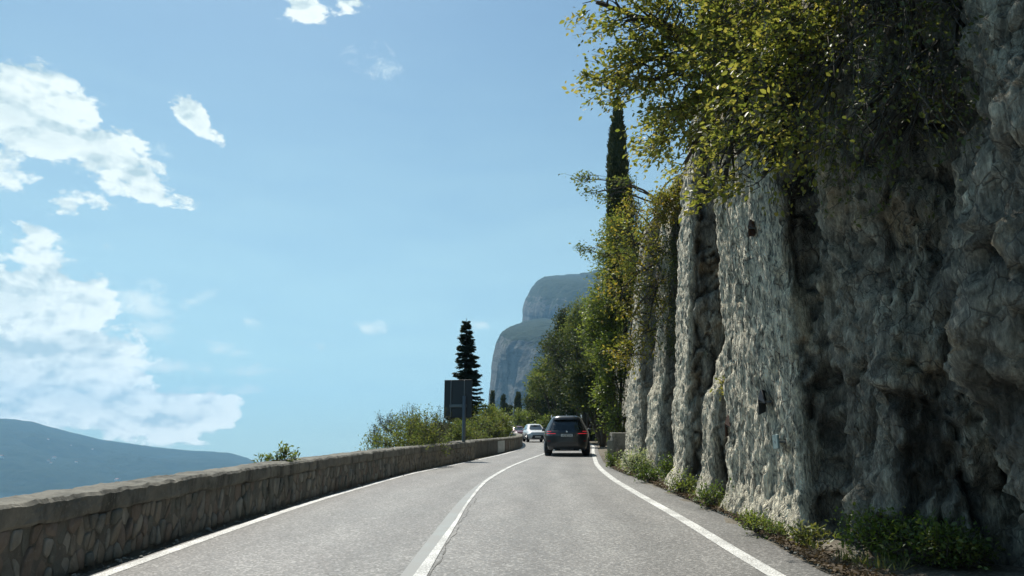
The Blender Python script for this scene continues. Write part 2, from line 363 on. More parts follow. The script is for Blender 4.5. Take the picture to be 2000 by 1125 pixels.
# ------------------------------------------------------------------ the road
def rz_(y): y = np.asarray(y, float); return np.where(y < 75, SLOPE * y, SLOPE * 75 + .055 * (y - 75))
YY = np.arange(-30, 330, .5)
def curve(pts):
    p = np.array(pts, float); v = np.interp(YY, p[:, 0], p[:, 1]); k = np.exp(-np.linspace(-2, 2, 13) ** 2); k /= k.sum()
    vp = np.pad(v, 6, mode='edge'); return np.convolve(vp, k, 'valid')
CL_ = curve([(-30, -3.9), (8, -3.9), (12, -3.83), (15, -3.72), (19, -3.42), (23, -3.05), (27, -2.38), (32, -1.5), (38.5, -.5), (44, .15), (49, .65), (56, .9), (63, .85), (72, .5), (85, -.4), (105, -2.2), (140, -4.2), (180, -6), (230, -12), (330, -34)])
CC_ = curve([(-30, -.9), (8, -.98), (14, -.94), (17, -.85), (20.5, -.66), (24, -.36), (27.7, .0), (33, .7), (39, 1.55), (45, 2.4), (52, 3.2), (60, 3.7), (68, 3.75), (78, 3.3), (90, 2.4), (110, .9), (140, -.8), (180, -2.4), (230, -8), (330, -30)])
CR_ = curve([(-30, 2.5), (8, 2.5), (12, 2.6), (15.5, 2.62), (20.5, 2.68), (25, 2.88), (29, 3.15), (34, 3.62), (39, 4.1), (45, 4.7), (52, 5.5), (60, 6.15), (68, 6.5), (80, 6.2), (90, 5.6), (110, 4.2), (140, 2.6), (180, 1.2), (230, -4), (330, -26)])
fL = lambda y: np.interp(y, YY, CL_)
fC = lambda y: np.interp(y, YY, CC_)
fR = lambda y: np.interp(y, YY, CR_)
ASPH = lambda y: np.interp(y, [-30, 7.6, 9, 12.3, 15.6, 20, 24.6, 30, 60, 330], [2.9, 3.0, 3.09, 3.33, 3.42, 3.42, 3.35, 3.6, 6.9, -25]) if False else fR(y) + np.interp(y, [-30, 8, 12.3, 20, 25, 30], [.5, .52, .75, .72, .42, .3])
ys = np.concatenate([np.arange(-25, 40, .25), np.arange(40, 120, .5), np.arange(120, 326, 2)])
def ribbon(name, xl, xr, mat, dz, nx=2, wob=0, yy=ys):
    t = np.linspace(0, 1, nx); a = xl(yy)[:, None]; b = xr(yy)[:, None]
    if wob: a = a + wob * fbm(yy[:, None] * 1.3, yy[:, None] * 0, 3.3, 3, 5); b = b + wob * fbm(yy[:, None] * 1.7, yy[:, None] * 0, 9.3, 3, 6)
    X = a + (b - a) * t; Y = np.repeat(yy[:, None], nx, 1); Z = rz_(Y) + dz
    V = np.stack([X, Y, Z], -1).reshape(-1, 3)
    return npmesh(name, V, grid_faces(len(yy), nx)[:, ::-1], mat)
rd = ribbon('road', lambda y: fL(y) - .13, ASPH, M['asphalt'], 0, 15, .03); tag(rd, kind='structure')
la = rd.data.attributes.new('lane', 'FLOAT', 'POINT'); la.data.foreach_set('value', np.tile(np.linspace(0, 1, 15), len(ys)).astype(np.float32))
WB = lambda y: np.interp(y, [-30, 8, 10, 12.5, 15, 18.6, 24, 27.3, 33.2], [-4.18, -4.18, -4.17, -4.09, -3.96, -3.65, -3.13, -2.55, -1.56])
tag(ribbon('edge_line', lambda y: fL(y) - .075, lambda y: fL(y) + .075, M['white_line'], .004), kind='structure')
tag(ribbon('edge_line', lambda y: fR(y) - .085, lambda y: fR(y) + .085, M['white_line'], .004), kind='structure')
# the old worn centre line, and the newer bright one that wanders across it
tag(ribbon('worn_centre_line', lambda y: fC(y) - .08, lambda y: fC(y) + np.interp(y, [9, 14, 20], [.10, .09, .06]), M['old_line'], .004), kind='structure')
off = lambda y: np.interp(y, [-30, 6, 9, 12, 16, 20, 24, 30, 400], [.11, .11, .12, .13, .09, .01, 0, 0, 0])
wd = lambda y: np.interp(y, [-30, 7.6, 9, 12, 14, 18, 22, 400], [.08, .072, .055, .03, .025, .04, .062, .062])
tag(ribbon('centre_line', lambda y: fC(y) + off(y) - wd(y), lambda y: fC(y) + off(y) + wd(y) * .8, M['white_line'], .008), kind='structure')
# tar seam right of the centre line
tar = plain('tar_seam', (.10, .098, .09), .8)
tag(ribbon('tar_seam', lambda y: fC(y) + .2 + .02 * np.sin(y * 3.1) + .012 * np.sin(y * 9.7), lambda y: fC(y) + .208 + .02 * np.sin(y * 3.1) + .014 * np.sin(y * 9.2), tar, .004, yy=np.arange(3, 15.5, .12)), kind='structure')

# ------------------------------------------------------------------ ground, hillside and lake
gy = np.concatenate([np.arange(-25, 45, .3), np.arange(45, 120, 1), np.arange(120, 326, 3)])
gx = np.array([-1e3, -400, -180, -90, -45, -25, -14, -8, -4.5, -2.5, -1.2, -.55, -.3, 0, .1, .25] + list(np.linspace(.3, 1, 40)) + [1.2, 1.6, 2.5, 5, 12, 30])
dz_left = np.interp(gx, [-1e3, -400, -180, -90, -45, -25, -14, -8, -4.5, -2.5, -1.2, -.55, -.3, 0], [-400, -150, -104, -66, -37, -22, -12, -6, -2.8, -1.4, -.55, -.2, -.05, 0])
GX = np.zeros((len(gy), len(gx))); GZ = np.zeros_like(GX)
for i, y in enumerate(gy):
    l = fL(y) - .12; r = fR(y) + .2
    GX[i] = np.where(gx <= 0, l + gx, np.where(gx <= 1, r - .3 + gx * 3.2, r + 2.9 + gx - 1))
    below = rz_(y) + dz_left
    # the wall stands at the left edge; the ground keeps level under it, then falls away to the lake
    GX[i] = np.where((gx < 0) & (gx > -1.3), l + gx * 1.3, GX[i])
    GZ[i] = np.where(gx < 0, np.maximum(below, -93), rz_(y) - .02)
Yg = np.repeat(gy[:, None], len(gx), 1)
nn = fbm(GX * 2.2, Yg * 2.2, 0, 4, 11)
GZ += np.where(GX > fR(Yg) + .45, .03 + .035 * nn + .10 * np.clip(GX - fR(Yg) - 1.0, 0, 1), 0)
GZ += np.where(GX < fL(Yg) - 2.5, .08 * nn * np.clip(np.abs(GX), 0, 30), 0) + np.where((GX < fL(Yg) - .16) & (GX > fL(Yg) - .6), .012 + .012 * nn, 0) - .012
tag(npmesh('ground', np.stack([GX, Yg, GZ], -1).reshape(-1, 3), grid_faces(len(gy), len(gx))[:, ::-1], M['dirt'], smoothed=True), kind='structure')
m, n, o = newmat('lake_water'); c = n.new('ShaderNodeTexCoord').outputs['Object']
bsdf(n, o, (.03, .07, .09), .12, bump=n.noise(c, .25, 6, .6), bstr=.3, bdist=.4, spec=.5)
tag(npmesh('lake', [(-8300, -8300, -90), (8300, -8300, -90), (8300, 8300, -90), (-8300, 8300, -90)], [(0, 1, 2, 3)], m), kind='structure')

# ------------------------------------------------------------------ far mountains
def mountain_mat(name, rock_a, rock_b, f_a, f_b, sc_):
    m, n, o = newmat(name); g = n.new('ShaderNodeNewGeometry'); sp = n.new('ShaderNodeSeparateXYZ'); n.link(g.outputs['Normal'], sp.inputs[0])
    c = n.new('ShaderNodeTexCoord').outputs['Object']
    st = n.noise(n.mapping(c, scale=(1, 1, .25)), .02 * sc_, 8, .65, .8); ff = n.noise(c, .035 * sc_, 8, .7); pt = n.noise(c, .004 * sc_, 5, .6, .5)
    veg = n.sstep(n.math('ADD', sp.outputs[2], n.math('MULTIPLY', n.math('SUBTRACT', pt, .5), 1.1)), .3, .52)
    rock = n.ramp(st, [(.3, rock_a), (.7, rock_b)]); veg_c = n.ramp(ff, [(.35, f_a), (.68, f_b)])
    bsdf(n, o, n.mix(veg, rock, veg_c), .95, bump=n.math('ADD', st, ff), bstr=.8, bdist=14 / sc_, spec=.1); return m
mm = mountain_mat('headland_rock', (.05, .052, .05), (.19, .185, .165), (.009, .018, .008), (.032, .045, .018), 1)
def headland(name, D, edge, right, depth, seed, y_front):
    """stack of rings: the left edge of the crag at each height as surveyed at distance D"""
    E_ = np.array([tuple(at(px, py, D)) for px, py in edge]); zs, xs = E_[:, 2], E_[:, 0]
    z = np.concatenate([np.linspace(-95, zs.max() * .45, 30)[:-1], np.linspace(zs.max() * .45, zs.max(), 150)])
    o_ = np.argsort(zs); xl = np.interp(z, zs[o_], xs[o_]); k = np.exp(-np.linspace(-2, 2, 5) ** 2); k /= k.sum(); xl = np.convolve(np.pad(xl, 2, mode='edge'), k, 'valid') * .5 + xl * .5
    xl = xl + 2.5 * fbm(z / 60, z * 0, z * 0 + seed, 4, seed, .6) * (z > 0)
    t = np.linspace(0, 2 * np.pi, 520, endpoint=False); ct, st_ = np.cos(t), np.sin(t)
    a = (right - xl) / 2; cx = (right + xl) / 2; fr = np.clip((xl - xl[0]) / (right - xl[0]), 0, .98); b = depth * (1 - fr ** .8 * .75)
    sq = lambda v: np.sign(v) * np.abs(v) ** (2 / 3.2)
    X = cx[None] + a[None] * sq(ct)[:, None]; Y = y_front + b[None] * sq(st_)[:, None]; Z = np.repeat(z[None], len(t), 0)
    amp = 60 * (1 - .5 * np.clip((Z - zs.max() * .93) / (zs.max() * .07), 0, 1))
    dsp = (fbm(X / 190, Y / 190, Z / 420, 5, seed) * 1.0 + .55 * (ridged(X / 90, Y / 90, Z / 260, 6, seed + 3, .6) - .6)) * amp
    nx_, ny_ = ct / np.hypot(ct, st_), st_
    wl = 1 - .85 * np.clip(-ct, 0, 1)[:, None] ** 6
    X = X + dsp * nx_[:, None] * wl; Y = Y + dsp * ny_[:, None]
    Z = Z + (fbm(X / 60, Y / 60, 0, 5, seed + 9, .7) * 9) * np.clip((Z - zs.max() * .6) / (zs.max() * .4), 0, 1)
    Z = -95 + (Z + 95) * Y / D
    V = np.stack([X, Y, Z], -1).reshape(-1, 3)
    return tag(npmesh(name, V, grid_faces(len(t), len(z), True), mm, smoothed=True), kind='structure')
headland('headland', 2300, [(950, 935), (954, 820), (958, 770), (963, 720), (966, 690), (971, 668), (978, 652), (992, 643), (1030, 633), (1100, 626), (1300, 618), (1700, 612)], 1900, 700, 3, 2300)
headland('headland', 3000, [(985, 935), (1005, 700), (1021, 640), (1022, 604), (1027, 586), (1036, 571), (1050, 553), (1068, 543), (1088, 537), (1130, 541), (1150, 543), (1300, 540), (1500, 538)][:-2] + [(1330, 539), (1700, 538)], 2600, 800, 8, 3000)

fm = mountain_mat('far_shore', (.04, .05, .04), (.08, .085, .07), (.012, .025, .012), (.035, .05, .02), .4)
az_ = np.linspace(R(-88), R(-8), 520); rr = np.linspace(0, 1, 90)
ridge_px = [(-1500, 800), (-900, 770), (-400, 800), (-100, 815), (20, 817), (60, 822), (125, 840), (200, 858), (300, 872), (380, 880), (400, 880), (450, 884), (480, 893), (512, 906), (560, 925), (700, 940)]
ra = []; re = []
for px, py in ridge_px:
    d = ray(px, py).normalized(); ra.append(math.atan2(d.x, d.y)); re.append(math.tan(math.asin(d.z)))
te = np.interp(az_, ra, re); D0, D1, D2 = 4300., 6200., 7900.
rad = np.where(rr < .6, D0 + (D1 - D0) * rr / .6, D1 + (D2 - D1) * (rr - .6) / .4)
A2, R2 = np.meshgrid(az_, rad, indexing='ij')
hr = (te * D1 + 1.4)[:, None] + 90
prof = np.where(rr < .6, (rr / .6) ** .85, 1 - ((rr - .6) / .4) ** 1.5)[None]
X = np.sin(A2) * R2; Y = np.cos(A2) * R2
Z = -92 + np.clip(hr, 0, None) * prof + (fbm(X / 620, Y / 620, 0, 6, 21) * 66 * np.clip(hr / 300, 0, 1) * np.clip(prof * (1 - prof) * 4, 0, 1) + 5 * fbm(X / 60, Y / 60, 0, 3, 4) * prof * np.clip(hr / 100, 0, 1))
tag(npmesh('far_shore_mountain', np.stack([X, Y, Z], -1).reshape(-1, 3), grid_faces(len(az_), len(rad))[:, ::-1], fm, smoothed=True), kind='structure')
def shore_z(a, r):
    i = np.argmin(abs(az_ - a)); j = np.argmin(abs(rad - r)); return float(Z[i, j])
hw = plain('house_plaster', (.72, .70, .64), .8); hrf = plain('terracotta_roof', (.30, .13, .08), .8)
for k, (px, r_, sz, lab) in enumerate([(90, 7900, 22, 'highest of the pale houses dotted on the far hillside across the lake'), (92, 7700, 16, 'small pale house just below the highest one on the far hillside'),
                                        (108, 7300, 26, 'large pale house right of the middle cluster on the far hillside'), (98, 7150, 22, 'pale house in the middle of the cluster on the far hillside'),
                                        (103, 7080, 18, 'lowest pale house of the cluster on the far hillside'), (4, 7050, 34, 'wide pale building at the far left edge on the hillside across the lake'),
                                        (180, 7900, 16, 'small lone pale house high on the far hillside, right of the cluster'), (137, 7900, 14, 'tiny pale house between the cluster and the lone house on the far hillside'),
                                        (236, 6700, 36, 'long pale building low on the far hillside just above the roadside wall'), (152, 7150, 20, 'pale house above a long dark hedge line on the far hillside')]):
    r_ *= .69; d = ray(px, 880); a = math.atan2(d.x, d.y); z0 = shore_z(a, r_)
    h = empty('house', (math.sin(a) * r_, math.cos(a) * r_, z0 - 2), random.uniform(-.4, .4)); h.scale = (.69,) * 3; tag(h, lab, 'house', 'pale houses on the far shore')
    MB().box((0, 0, sz * .3), (sz, sz * .6, sz * .6)).build('wall', hw, h)
    MB().add([(-sz * .55, -sz * .35, sz * .6), (sz * .55, -sz * .35, sz * .6), (sz * .55, sz * .35, sz * .6), (-sz * .55, sz * .35, sz * .6), (-sz * .5, 0, sz * .8), (sz * .5, 0, sz * .8)], [(0, 1, 5, 4), (2, 3, 4, 5), (0, 4, 3), (1, 2, 5), (0, 3, 2, 1)]).build('roof', hrf, h)

# ------------------------------------------------------------------ the cliff
# plan of the rock face, near to far: (X, Y) at the foot, shift of X higher up, 1 where the face is painted paler as sunlit, spacing of columns
PL = [(6.3, -8, -.2, 0, .3), (5.4, -1, -.3, 0, .3), (4.75, 3.2, -.1, 0, .07), (4.45, 5.6, -.05, .0, .045), (4.42, 6.5, 0, .0, .045), (4.75, 7.15, -.25, .0, .045), (4.85, 7.5, -.25, .0, .04), (4.35, 7.7, -.05, .0, .04),
      (3.95, 8.0, .15, 0, .04), (3.85, 8.9, .12, 0.15, .04), (3.92, 9.15, .12, 0, .04), (4.08, 9.4, .08, 0, .04), (4.05, 9.76, .05, 0, .04), (3.76, 9.86, .0, 0, .03), (3.69, 9.98, .0, 1, .03), (3.66, 11.5, .03, 1, .03), (3.64, 13.0, .06, 1, .03), (3.75, 13.15, .05, .6, .045), (4.4, 13.7, .0, 0, .045),
      (4.45, 14.45, .0, 0, .045), (3.85, 14.52, .5, 0, .045), (3.72, 14.65, .6, .8, .045), (3.70, 15.3, .6, .8, .045), (3.9, 15.5, .4, 0, .05), (4.65, 16.0, .0, 0, .05), (4.6, 16.4, 0, 0, .04), (3.75, 16.48, .0, 0, .04), (3.64, 16.62, .02, 1, .04), (3.74, 18.3, .05, 1, .05),
      (4.2, 18.8, .0, .1, .06), (4.95, 19.6, -.1, 0, .07), (4.9, 21.8, 0, 0, .07), (4.3, 22.1, 0, 0, .07), (4.1, 22.3, .2, 1, .07), (4.0, 23.4, .2, 1, .07), (4.5, 24.0, 0, 0, .07), (4.6, 25.2, 0, 0, .07), (4.12, 25.5, 0, .2, .07), (4.06, 26.3, 0, 1, .07), (4.3, 29.6, .1, .8, .08),
      (4.95, 30.5, 0, 0, .1), (5.2, 34, 0, 0, .15), (6.6, 44, .2, .2, .2), (6.7, 47, .2, .4, .2), (7.6, 52, 0, 0, .25), (7.9, 56, 0, .4, .25), (8.4, 65, 0, 0, .3), (8.2, 80, 0, 0, .6), (7.2, 95, 0, .3, .8), (5.6, 120, 0, 0, 1.2), (4.5, 160, 0, 0, 2), (5, 200, 0, 0, 3), (16, 250, 0, 0, 4), (40, 320, 0, 0, 5)]
cols = []
for a, b in zip(PL[:-1], PL[1:]):
    L = math.hypot(b[0] - a[0], b[1] - a[1]); k = max(1, int(L / a[4]))
    for i in range(k):
        t = i / k; cols.append([a[j] + (b[j] - a[j]) * t for j in range(4)])
cols = np.array(cols)
for it in range(1): cols[1:-1] = .25 * cols[:-2] + .5 * cols[1:-1] + .25 * cols[2:]
nc = len(cols); s_len = np.concatenate([[0], np.cumsum(np.hypot(*np.diff(cols[:, :2], axis=0).T))])
tx = np.gradient(cols[:, 0]); ty = np.gradient(cols[:, 1]); k = np.ones(5) / 5
tx = np.convolve(np.pad(tx, 2, mode='edge'), k, 'valid'); ty = np.convolve(np.pad(ty, 2, mode='edge'), k, 'valid'); q = np.hypot(tx, ty)
nx_, ny_ = -ty / q, tx / q     # outward (towards the road)
Htop = np.interp(cols[:, 1], [-8, 4, 10, 16, 20, 24, 30, 36, 45, 60, 80, 100, 140, 320], [10, 10, 10, 9.2, 9.4, 8.8, 8.2, 8.5, 8.5, 9, 12, 13, 10, 8]) + .5 * fbm(s_len * .7, s_len * 0, 2., 3, 31)
nv, nt_ = 205, 26
v = np.linspace(0, 1, nv)
H = (v[None] * (Htop[:, None] + .4)) - .4
S_ = np.repeat(s_len[:, None], nv, 1)
CXc = cols[:, 0][:, None]; CYc = cols[:, 1][:, None]
up = smooth(1.9, 3.2, H + .5 * fbm(S_ * .8, H * .8, 1, 3, 41)); X = CXc + cols[:, 2][:, None] * up; Y = CYc + 0 * H
near = np.clip(1 - (Y - 9.3) / 1.2, 0, 1) * np.clip((Y + 2) / 2, 0, 1)
pale = np.clip(cols[:, 3][:, None] + 0 * H, 0, 1)
lod = np.interp(Y, [0, 35, 80, 200], [1, 1, 1.6, 2.5])
mid_ = 1 - .5 * smooth(13, 14, Y) * smooth(30, 27, Y)
d = .14 * fbm(X * .55, Y * .55, H * .3, 4, 51) * lod * (1 - .7 * pale) * mid_                       # large undulation
d += .16 * mid_ * (ridged(X * 1.1, Y * 1.1, H * .38, 4, 61) - .55) * (1 - .75 * pale)
d += near * (.14 * fbm(X * .9, Y * .9, H * .5, 5, 71) + .13 * (ridged(X * 1.7, Y * 1.7, H * .8, 5, 75, .6) - .6) + .10 * (ridged(X * 4.6, Y * 4.6, H * 2.4, 4, 77) - .6))
rv = ridged(S_ * 3.6 + .55 * fbm(X * 2, Y * 2, H * 1.5, 3, 81), Y * 0, H * .75, 5, 83, .62)  # water-worn vertical runnels
d += pale * .085 * (rv - .6) * 1.5 + pale * .055 * fbm(S_ * 7, Y * 0, H * 2.6, 4, 85, .6)
d += (1 - pale) * .03 * fbm(X * 4, Y * 4, H * 2.2, 4, 87)
wx = .25 * fbm(X * 1.4, Y * 1.4, H * 1.1, 3, 120)
fa, ca = facets(X * .8 + wx, Y * .8 + wx, H * .42 + wx, 1, .8); fb, cb_ = facets(X * 2.3 + wx, Y * 2.3 - wx, H * 1.35 + wx * 2, 2, .8); fc, cc_ = facets(X * 6 + wx * 2, Y * 6, H * 3.6 - wx * 2, 3, .9)
lodf = np.interp(Y, [0, 30, 60, 90], [1, 1, .6, .2])
rough_ = (1 - pale) * lodf
d += rough_ * (.13 * fa + .12 * fb + .055 * fc) * (.75 + .35 * near * smooth(6, 3.5, H)) - rough_ * (.10 * np.exp(-(ca / .04) ** 2) + .06 * np.exp(-(cb_ / .05) ** 2) + .02 * np.exp(-(cc_ / .07) ** 2))
d += pale * (.05 * fb + .022 * fc)
bulge = np.exp(-((Y - 6.55) / .85) ** 2 - ((H - 2.1) / 1.15) ** 2) * .42 - np.exp(-((Y - 7.35) / .5) ** 2 - ((H - .45) / .6) ** 2) * .3
d += near * (.055 * (ridged(X * 8, Y * 8, H * 5, 3, 79) - .6) + .03 * fbm(X * 14, Y * 14, H * 9, 2, 80))
d += bulge + near * .0 * H
foot = np.clip(1 - H / .7, 0, 1) ** 2 * .16 * (.4 + pale); d += foot
lean = np.clip(H - 6.5, 0, 9) ** 1.4 * .06 * (1 - near) + .10 * np.clip(H - 3.8, 0, 9) * smooth(7.5, 6.2, Y) + .075 * H * smooth(13.6, 14.6, Y) * smooth(80, 40, Y) 
lean0 = lean
X = X + nx_[:, None] * d + lean; Y = Y + ny_[:, None] * d
Zc = rz_(CYc) + H
# the hill above: rows going back from the brink
b = (np.linspace(0, 1, nt_ + 1)[1:] ** 1.8)[None]
bx = X[:, -1:] + b * 55 + 0; by = Y[:, -1:] + b * 0; bz = Zc[:, -1:] + 55 * b * .62 + .9 * fbm(bx * .4 + 0 * by, by * .4 + 0 * bx, 0 * bx, 4, 91) * np.clip(b * 12, 0, 1.5)
Xa = np.concatenate([X, bx], 1); Ya = np.concatenate([Y, by + 0 * bx], 1); Za = np.concatenate([Zc + 0 * X, bz], 1)
cliff = npmesh('cliff', np.stack([Xa, Ya, Za], -1).reshape(-1, 3), grid_faces(nc, nv + nt_)[:, ::-1], M['rock'], smoothed=False)
cliff.data.polygons.foreach_set('use_smooth', np.ones(len(cliff.data.polygons), bool))
at_ = cliff.data.attributes.new('pale', 'FLOAT', 'POINT')
pl = np.concatenate([np.clip(pale * (1 + .3 * fbm(X, Y, H, 3, 95)), 0, 1), np.zeros((nc, nt_))], 1); at_.data.foreach_set('value', pl.astype(np.float32).ravel())
tag(cliff, kind='structure')
tn = cliff.data.attributes.new('tone', 'FLOAT', 'POINT')
tone = .5 + .32 * fa + .22 * fb + .18 * fc - .45 * np.exp(-(ca / .05) ** 2) - .3 * np.exp(-(cb_ / .07) ** 2)
tn.data.foreach_set('value', np.concatenate([np.clip(tone, 0, 1), np.zeros((nc, nt_)) + .4], 1).astype(np.float32).ravel())
def cliff_x(y, h=0):
    """outermost X of the rock face at this Y and height above the road"""
    j = int(np.clip((h + .4) / 10 * nv, 0, nv - 1)); msk = np.abs(Ya[:, j] - y) < .25
    return float(Xa[msk, j].min()) if msk.any() else float(np.interp(y, cols[:, 1], cols[:, 0]))

# ------------------------------------------------------------------ stone walls
WBk = None
def clip_cell(poly, p, q_):
    """keep the part of the polygon nearer to p than to q_"""
    mx, my = (p[0] + q_[0]) / 2, (p[1] + q_[1]) / 2; dx, dy = (q_[0] - p[0]) * 2.6, q_[1] - p[1]; out = []   # taller than wide
    for i in range(len(poly)):
        a, b = poly[i], poly[(i + 1) % len(poly)]; da = (a[0] - mx) * dx + (a[1] - my) * dy; db = (b[0] - mx) * dx + (b[1] - my) * dy
        if da <= 0: out.append(a)
        if (da < 0) != (db < 0):
            t = da / (da - db); out.append((a[0] + (b[0] - a[0]) * t, a[1] + (b[1] - a[1]) * t))
    return out
stone_mats = []
for i, (a, b) in enumerate([((.11, .11, .095), (.23, .22, .19)), ((.15, .135, .11), (.29, .26, .21)), ((.13, .11, .09), (.25, .21, .175)), ((.09, .095, .085), (.18, .185, .16)), ((.16, .16, .14), (.33, .32, .28))]):
    stone_mats.append(concrete_mat('wall_stone_%s' % 'abcde'[i], a, b, .35))
def stone_face(W, s0, s1, h0, h1, pt, cw=.13, ch=.185, limit=300):
    """stones packed cell by cell over a wall face; pt(s, h, out) maps to the world"""
    pts = []; s = s0; col = 0
    while s < s1:
        nrow = max(2, round((h1 - h0) / ch)); hh = (h1 - h0) / nrow
        for r_ in range(nrow): pts.append((s + random.uniform(-.35, .35) * cw + (r_ % 2) * cw * .5, h0 + hh * (r_ + .5) + random.uniform(-.3, .3) * hh))
        s += cw * random.uniform(.8, 1.2)
    pts = [p for p in pts if random.random() > .27]
    order = sorted(range(len(pts)), key=lambda i: pts[i][0]); rest = MB(); nst = 0
    P = np.array(pts)
    for i in order:
        p = pts[i]; nb = np.nonzero((np.abs(P[:, 0] - p[0]) < cw * 2.6) & (np.abs(P[:, 1] - p[1]) < ch * 2.4))[0]
        poly = [(p[0] - cw * 1.3, h0), (p[0] + cw * 1.3, h0), (p[0] + cw * 1.3, h1), (p[0] - cw * 1.3, h1)]
        for j in nb:
            if j != i: poly = clip_cell(poly, p, pts[j])
            if len(poly) < 3: break
        if len(poly) < 3: continue
        cx = sum(q[0] for q in poly) / len(poly); cy = sum(q[1] for q in poly) / len(poly)
        k = len(poly)
        # round the corners off: two points per corner
        rp = []
        for a in range(k):
            A, B, Cc = poly[a - 1], poly[a], poly[(a + 1) % k]
            for (E1, w_) in ((A, random.uniform(.08, .24)), (Cc, random.uniform(.08, .24))): rp.append((B[0] + (E1[0] - B[0]) * w_, B[1] + (E1[1] - B[1]) * w_))
        sh = random.uniform(.74, .97); dep = random.choice([random.uniform(.0, .012), random.uniform(.0, .015), random.uniform(.012, .035)])
        V = []; tilt = random.uniform(-.12, .12); tilt2 = random.uniform(-.12, .12)
        for (f_, o_) in ((sh, -.03), (sh * .985, dep * .6), (sh * .90, dep)):
            for (a, b) in rp:
                da, db = (a - cx) * f_, (b - cy) * f_
                V.append(pt(cx + da, cy + db, o_ + (da * tilt + db * tilt2 if o_ > 0 else 0)))
        nr = len(rp); Fs = [tuple(range(2 * nr, 3 * nr))]
        for l in (0, 1):
            for a in range(nr): Fs.append((l * nr + a, l * nr + (a + 1) % nr, (l + 1) * nr + (a + 1) % nr, (l + 1) * nr + a))
        if nst < limit: npmesh('stone', V, Fs, random.choice(stone_mats), W, True); nst += 1
        else: rest.add(V, Fs)
    if rest.v: tag(rest.build('far_stones', stone_mats[1], W, True), kind='stuff')

def wall_curve(pts):
    p = np.array(pts, float); yy = np.linspace(p[0, 1], p[-1, 1], 400); xx = np.interp(yy, p[:, 1], p[:, 0])
    k = np.exp(-np.linspace(-2, 2, 41) ** 2); k /= k.sum(); xx = np.convolve(np.pad(xx, 20, mode='reflect', reflect_type='odd'), k, 'valid')
    s = np.concatenate([[0], np.cumsum(np.hypot(np.diff(xx), np.diff(yy)))]); tx = np.gradient(xx, s); ty = np.gradient(yy, s)
    def P(s_, h, out):
        x = np.interp(s_, s, xx); y = np.interp(s_, s, yy); a = np.interp(s_, s, tx); b = np.interp(s_, s, ty)
        return np.array([x + b * out, y - a * out, float(rz_(y)) + h])
    return P, s[-1], lambda y_: float(np.interp(y_, yy, s))
def wall_body(W, P, L, prof, mat, name, step=.12, jit=.012, seed=0, cap_ends=True):
    """sweep a (out, height) profile along the wall"""
    ns = int(L / step) + 2; ss = np.linspace(0, L, ns); V = []
    pr = np.array(prof)
    for i, s in enumerate(ss):
        for j, (o_, h) in enumerate(pr): V.append(P(s, h, o_))
    V = np.array(V).reshape(ns, len(pr), 3)
    nz = np.stack([fbm(V[..., 0] * 3 + 1, V[..., 1] * 3, V[..., 2] * 3 + seed, 5, 100 + q_, .62) for q_ in range(3)], -1)
    V = V + nz * jit
    f = grid_faces(ns, len(pr)); f = [tuple(int(x) for x in q) for q in f]
    if cap_ends: f += [tuple(range(len(pr))), tuple(range((ns - 1) * len(pr), ns * len(pr)))[::-1]]
    return npmesh(name, V.reshape(-1, 3), f, mat, W, False)
def cprof(pts, sub=.06):
    out = []
    for a, b in zip(pts[:-1], pts[1:]):
        k = max(1, int(math.hypot(b[0] - a[0], b[1] - a[1]) / sub))
        out += [(a[0] + (b[0] - a[0]) * i / k, a[1] + (b[1] - a[1]) * i / k) for i in range(k)]
    return out + [pts[-1]]

W1 = empty('stone_wall', (0, 0, 0)); tag(W1, 'long rough stone parapet with a thick rendered coping along the left edge of the road', 'stone wall')
P1, L1, s_of = wall_curve([(-4.24, -20), (-4.24, 8), (-4.23, 10), (-4.15, 12.5), (-4.02, 15), (-3.73, 18.6), (-3.25, 24), (-2.62, 27.3), (-1.60, 33.2)])
wall_body(W1, P1, L1, cprof([(0, -.15), (0, .56), (-.42, .56), (-.42, -1.0)], .12), M['mortar'], 'wall_core', .15, .012)
wall_body(W1, P1, L1, cprof([(-.40, .545), (.025, .535), (.035, .56), (.032, .71), (.005, .745), (-.25, .765), (-.44, .75), (-.47, .71), (-.46, .58)], .035), M['coping'], 'coping', .05, .024, 3)
stone_face(W1, s_of(4.2), s_of(32.9), .0, .54, P1)

W2 = empty('stone_wall', (0, 0, 0)); tag(W2, 'lower rendered parapet set back from the road, beyond the end of the long stone wall', 'stone wall')
P2, L2, s2 = wall_curve([(-2.35, 32.3), (-1.72, 35.6), (-.6, 41.3), (.0, 44.5), (.48, 48.8), (.72, 53), (.82, 60), (.75, 66), (.2, 76), (-.8, 88), (-2.7, 105), (-4.8, 140), (-6.7, 180)])
wall_body(W2, P2, L2, cprof([(0, -.15), (0, .64), (-.4, .64), (-.4, -1.0)], .12), M['smooth_wall'], 'wall_face', .2, .016)
wall_body(W2, P2, L2, cprof([(-.42, .64), (.03, .64), (.04, .70), (.0, .75), (-.38, .76), (-.44, .72), (-.42, .64)], .06), M['coping'], 'coping', .12, .025, 7)
def panel(W, P, sa, sb, ha, hb, out, mat, name):
    ss = np.linspace(sa, sb, 8); V = [];
    for s in ss:
        for h in np.linspace(ha, hb, 4):
            for o_ in (out,): V.append(P(s, h, o_))
    V2 = [P(s, h, out - .05) for s in ss for h in np.linspace(ha, hb, 4)]
    f = [tuple(int(x) for x in q) for q in grid_faces(8, 4)]; k = len(V)
    edge = [0, 1, 2, 3] + [4 * i + 3 for i in range(1, 8)] + [30, 29, 28] + [4 * i for i in range(6, 0, -1)]
    f += [(edge[i], edge[(i + 1) % len(edge)], edge[(i + 1) % len(edge)] + k, edge[i] + k) for i in range(len(edge))]
    return npmesh(name, V + V2, f, mat, W)
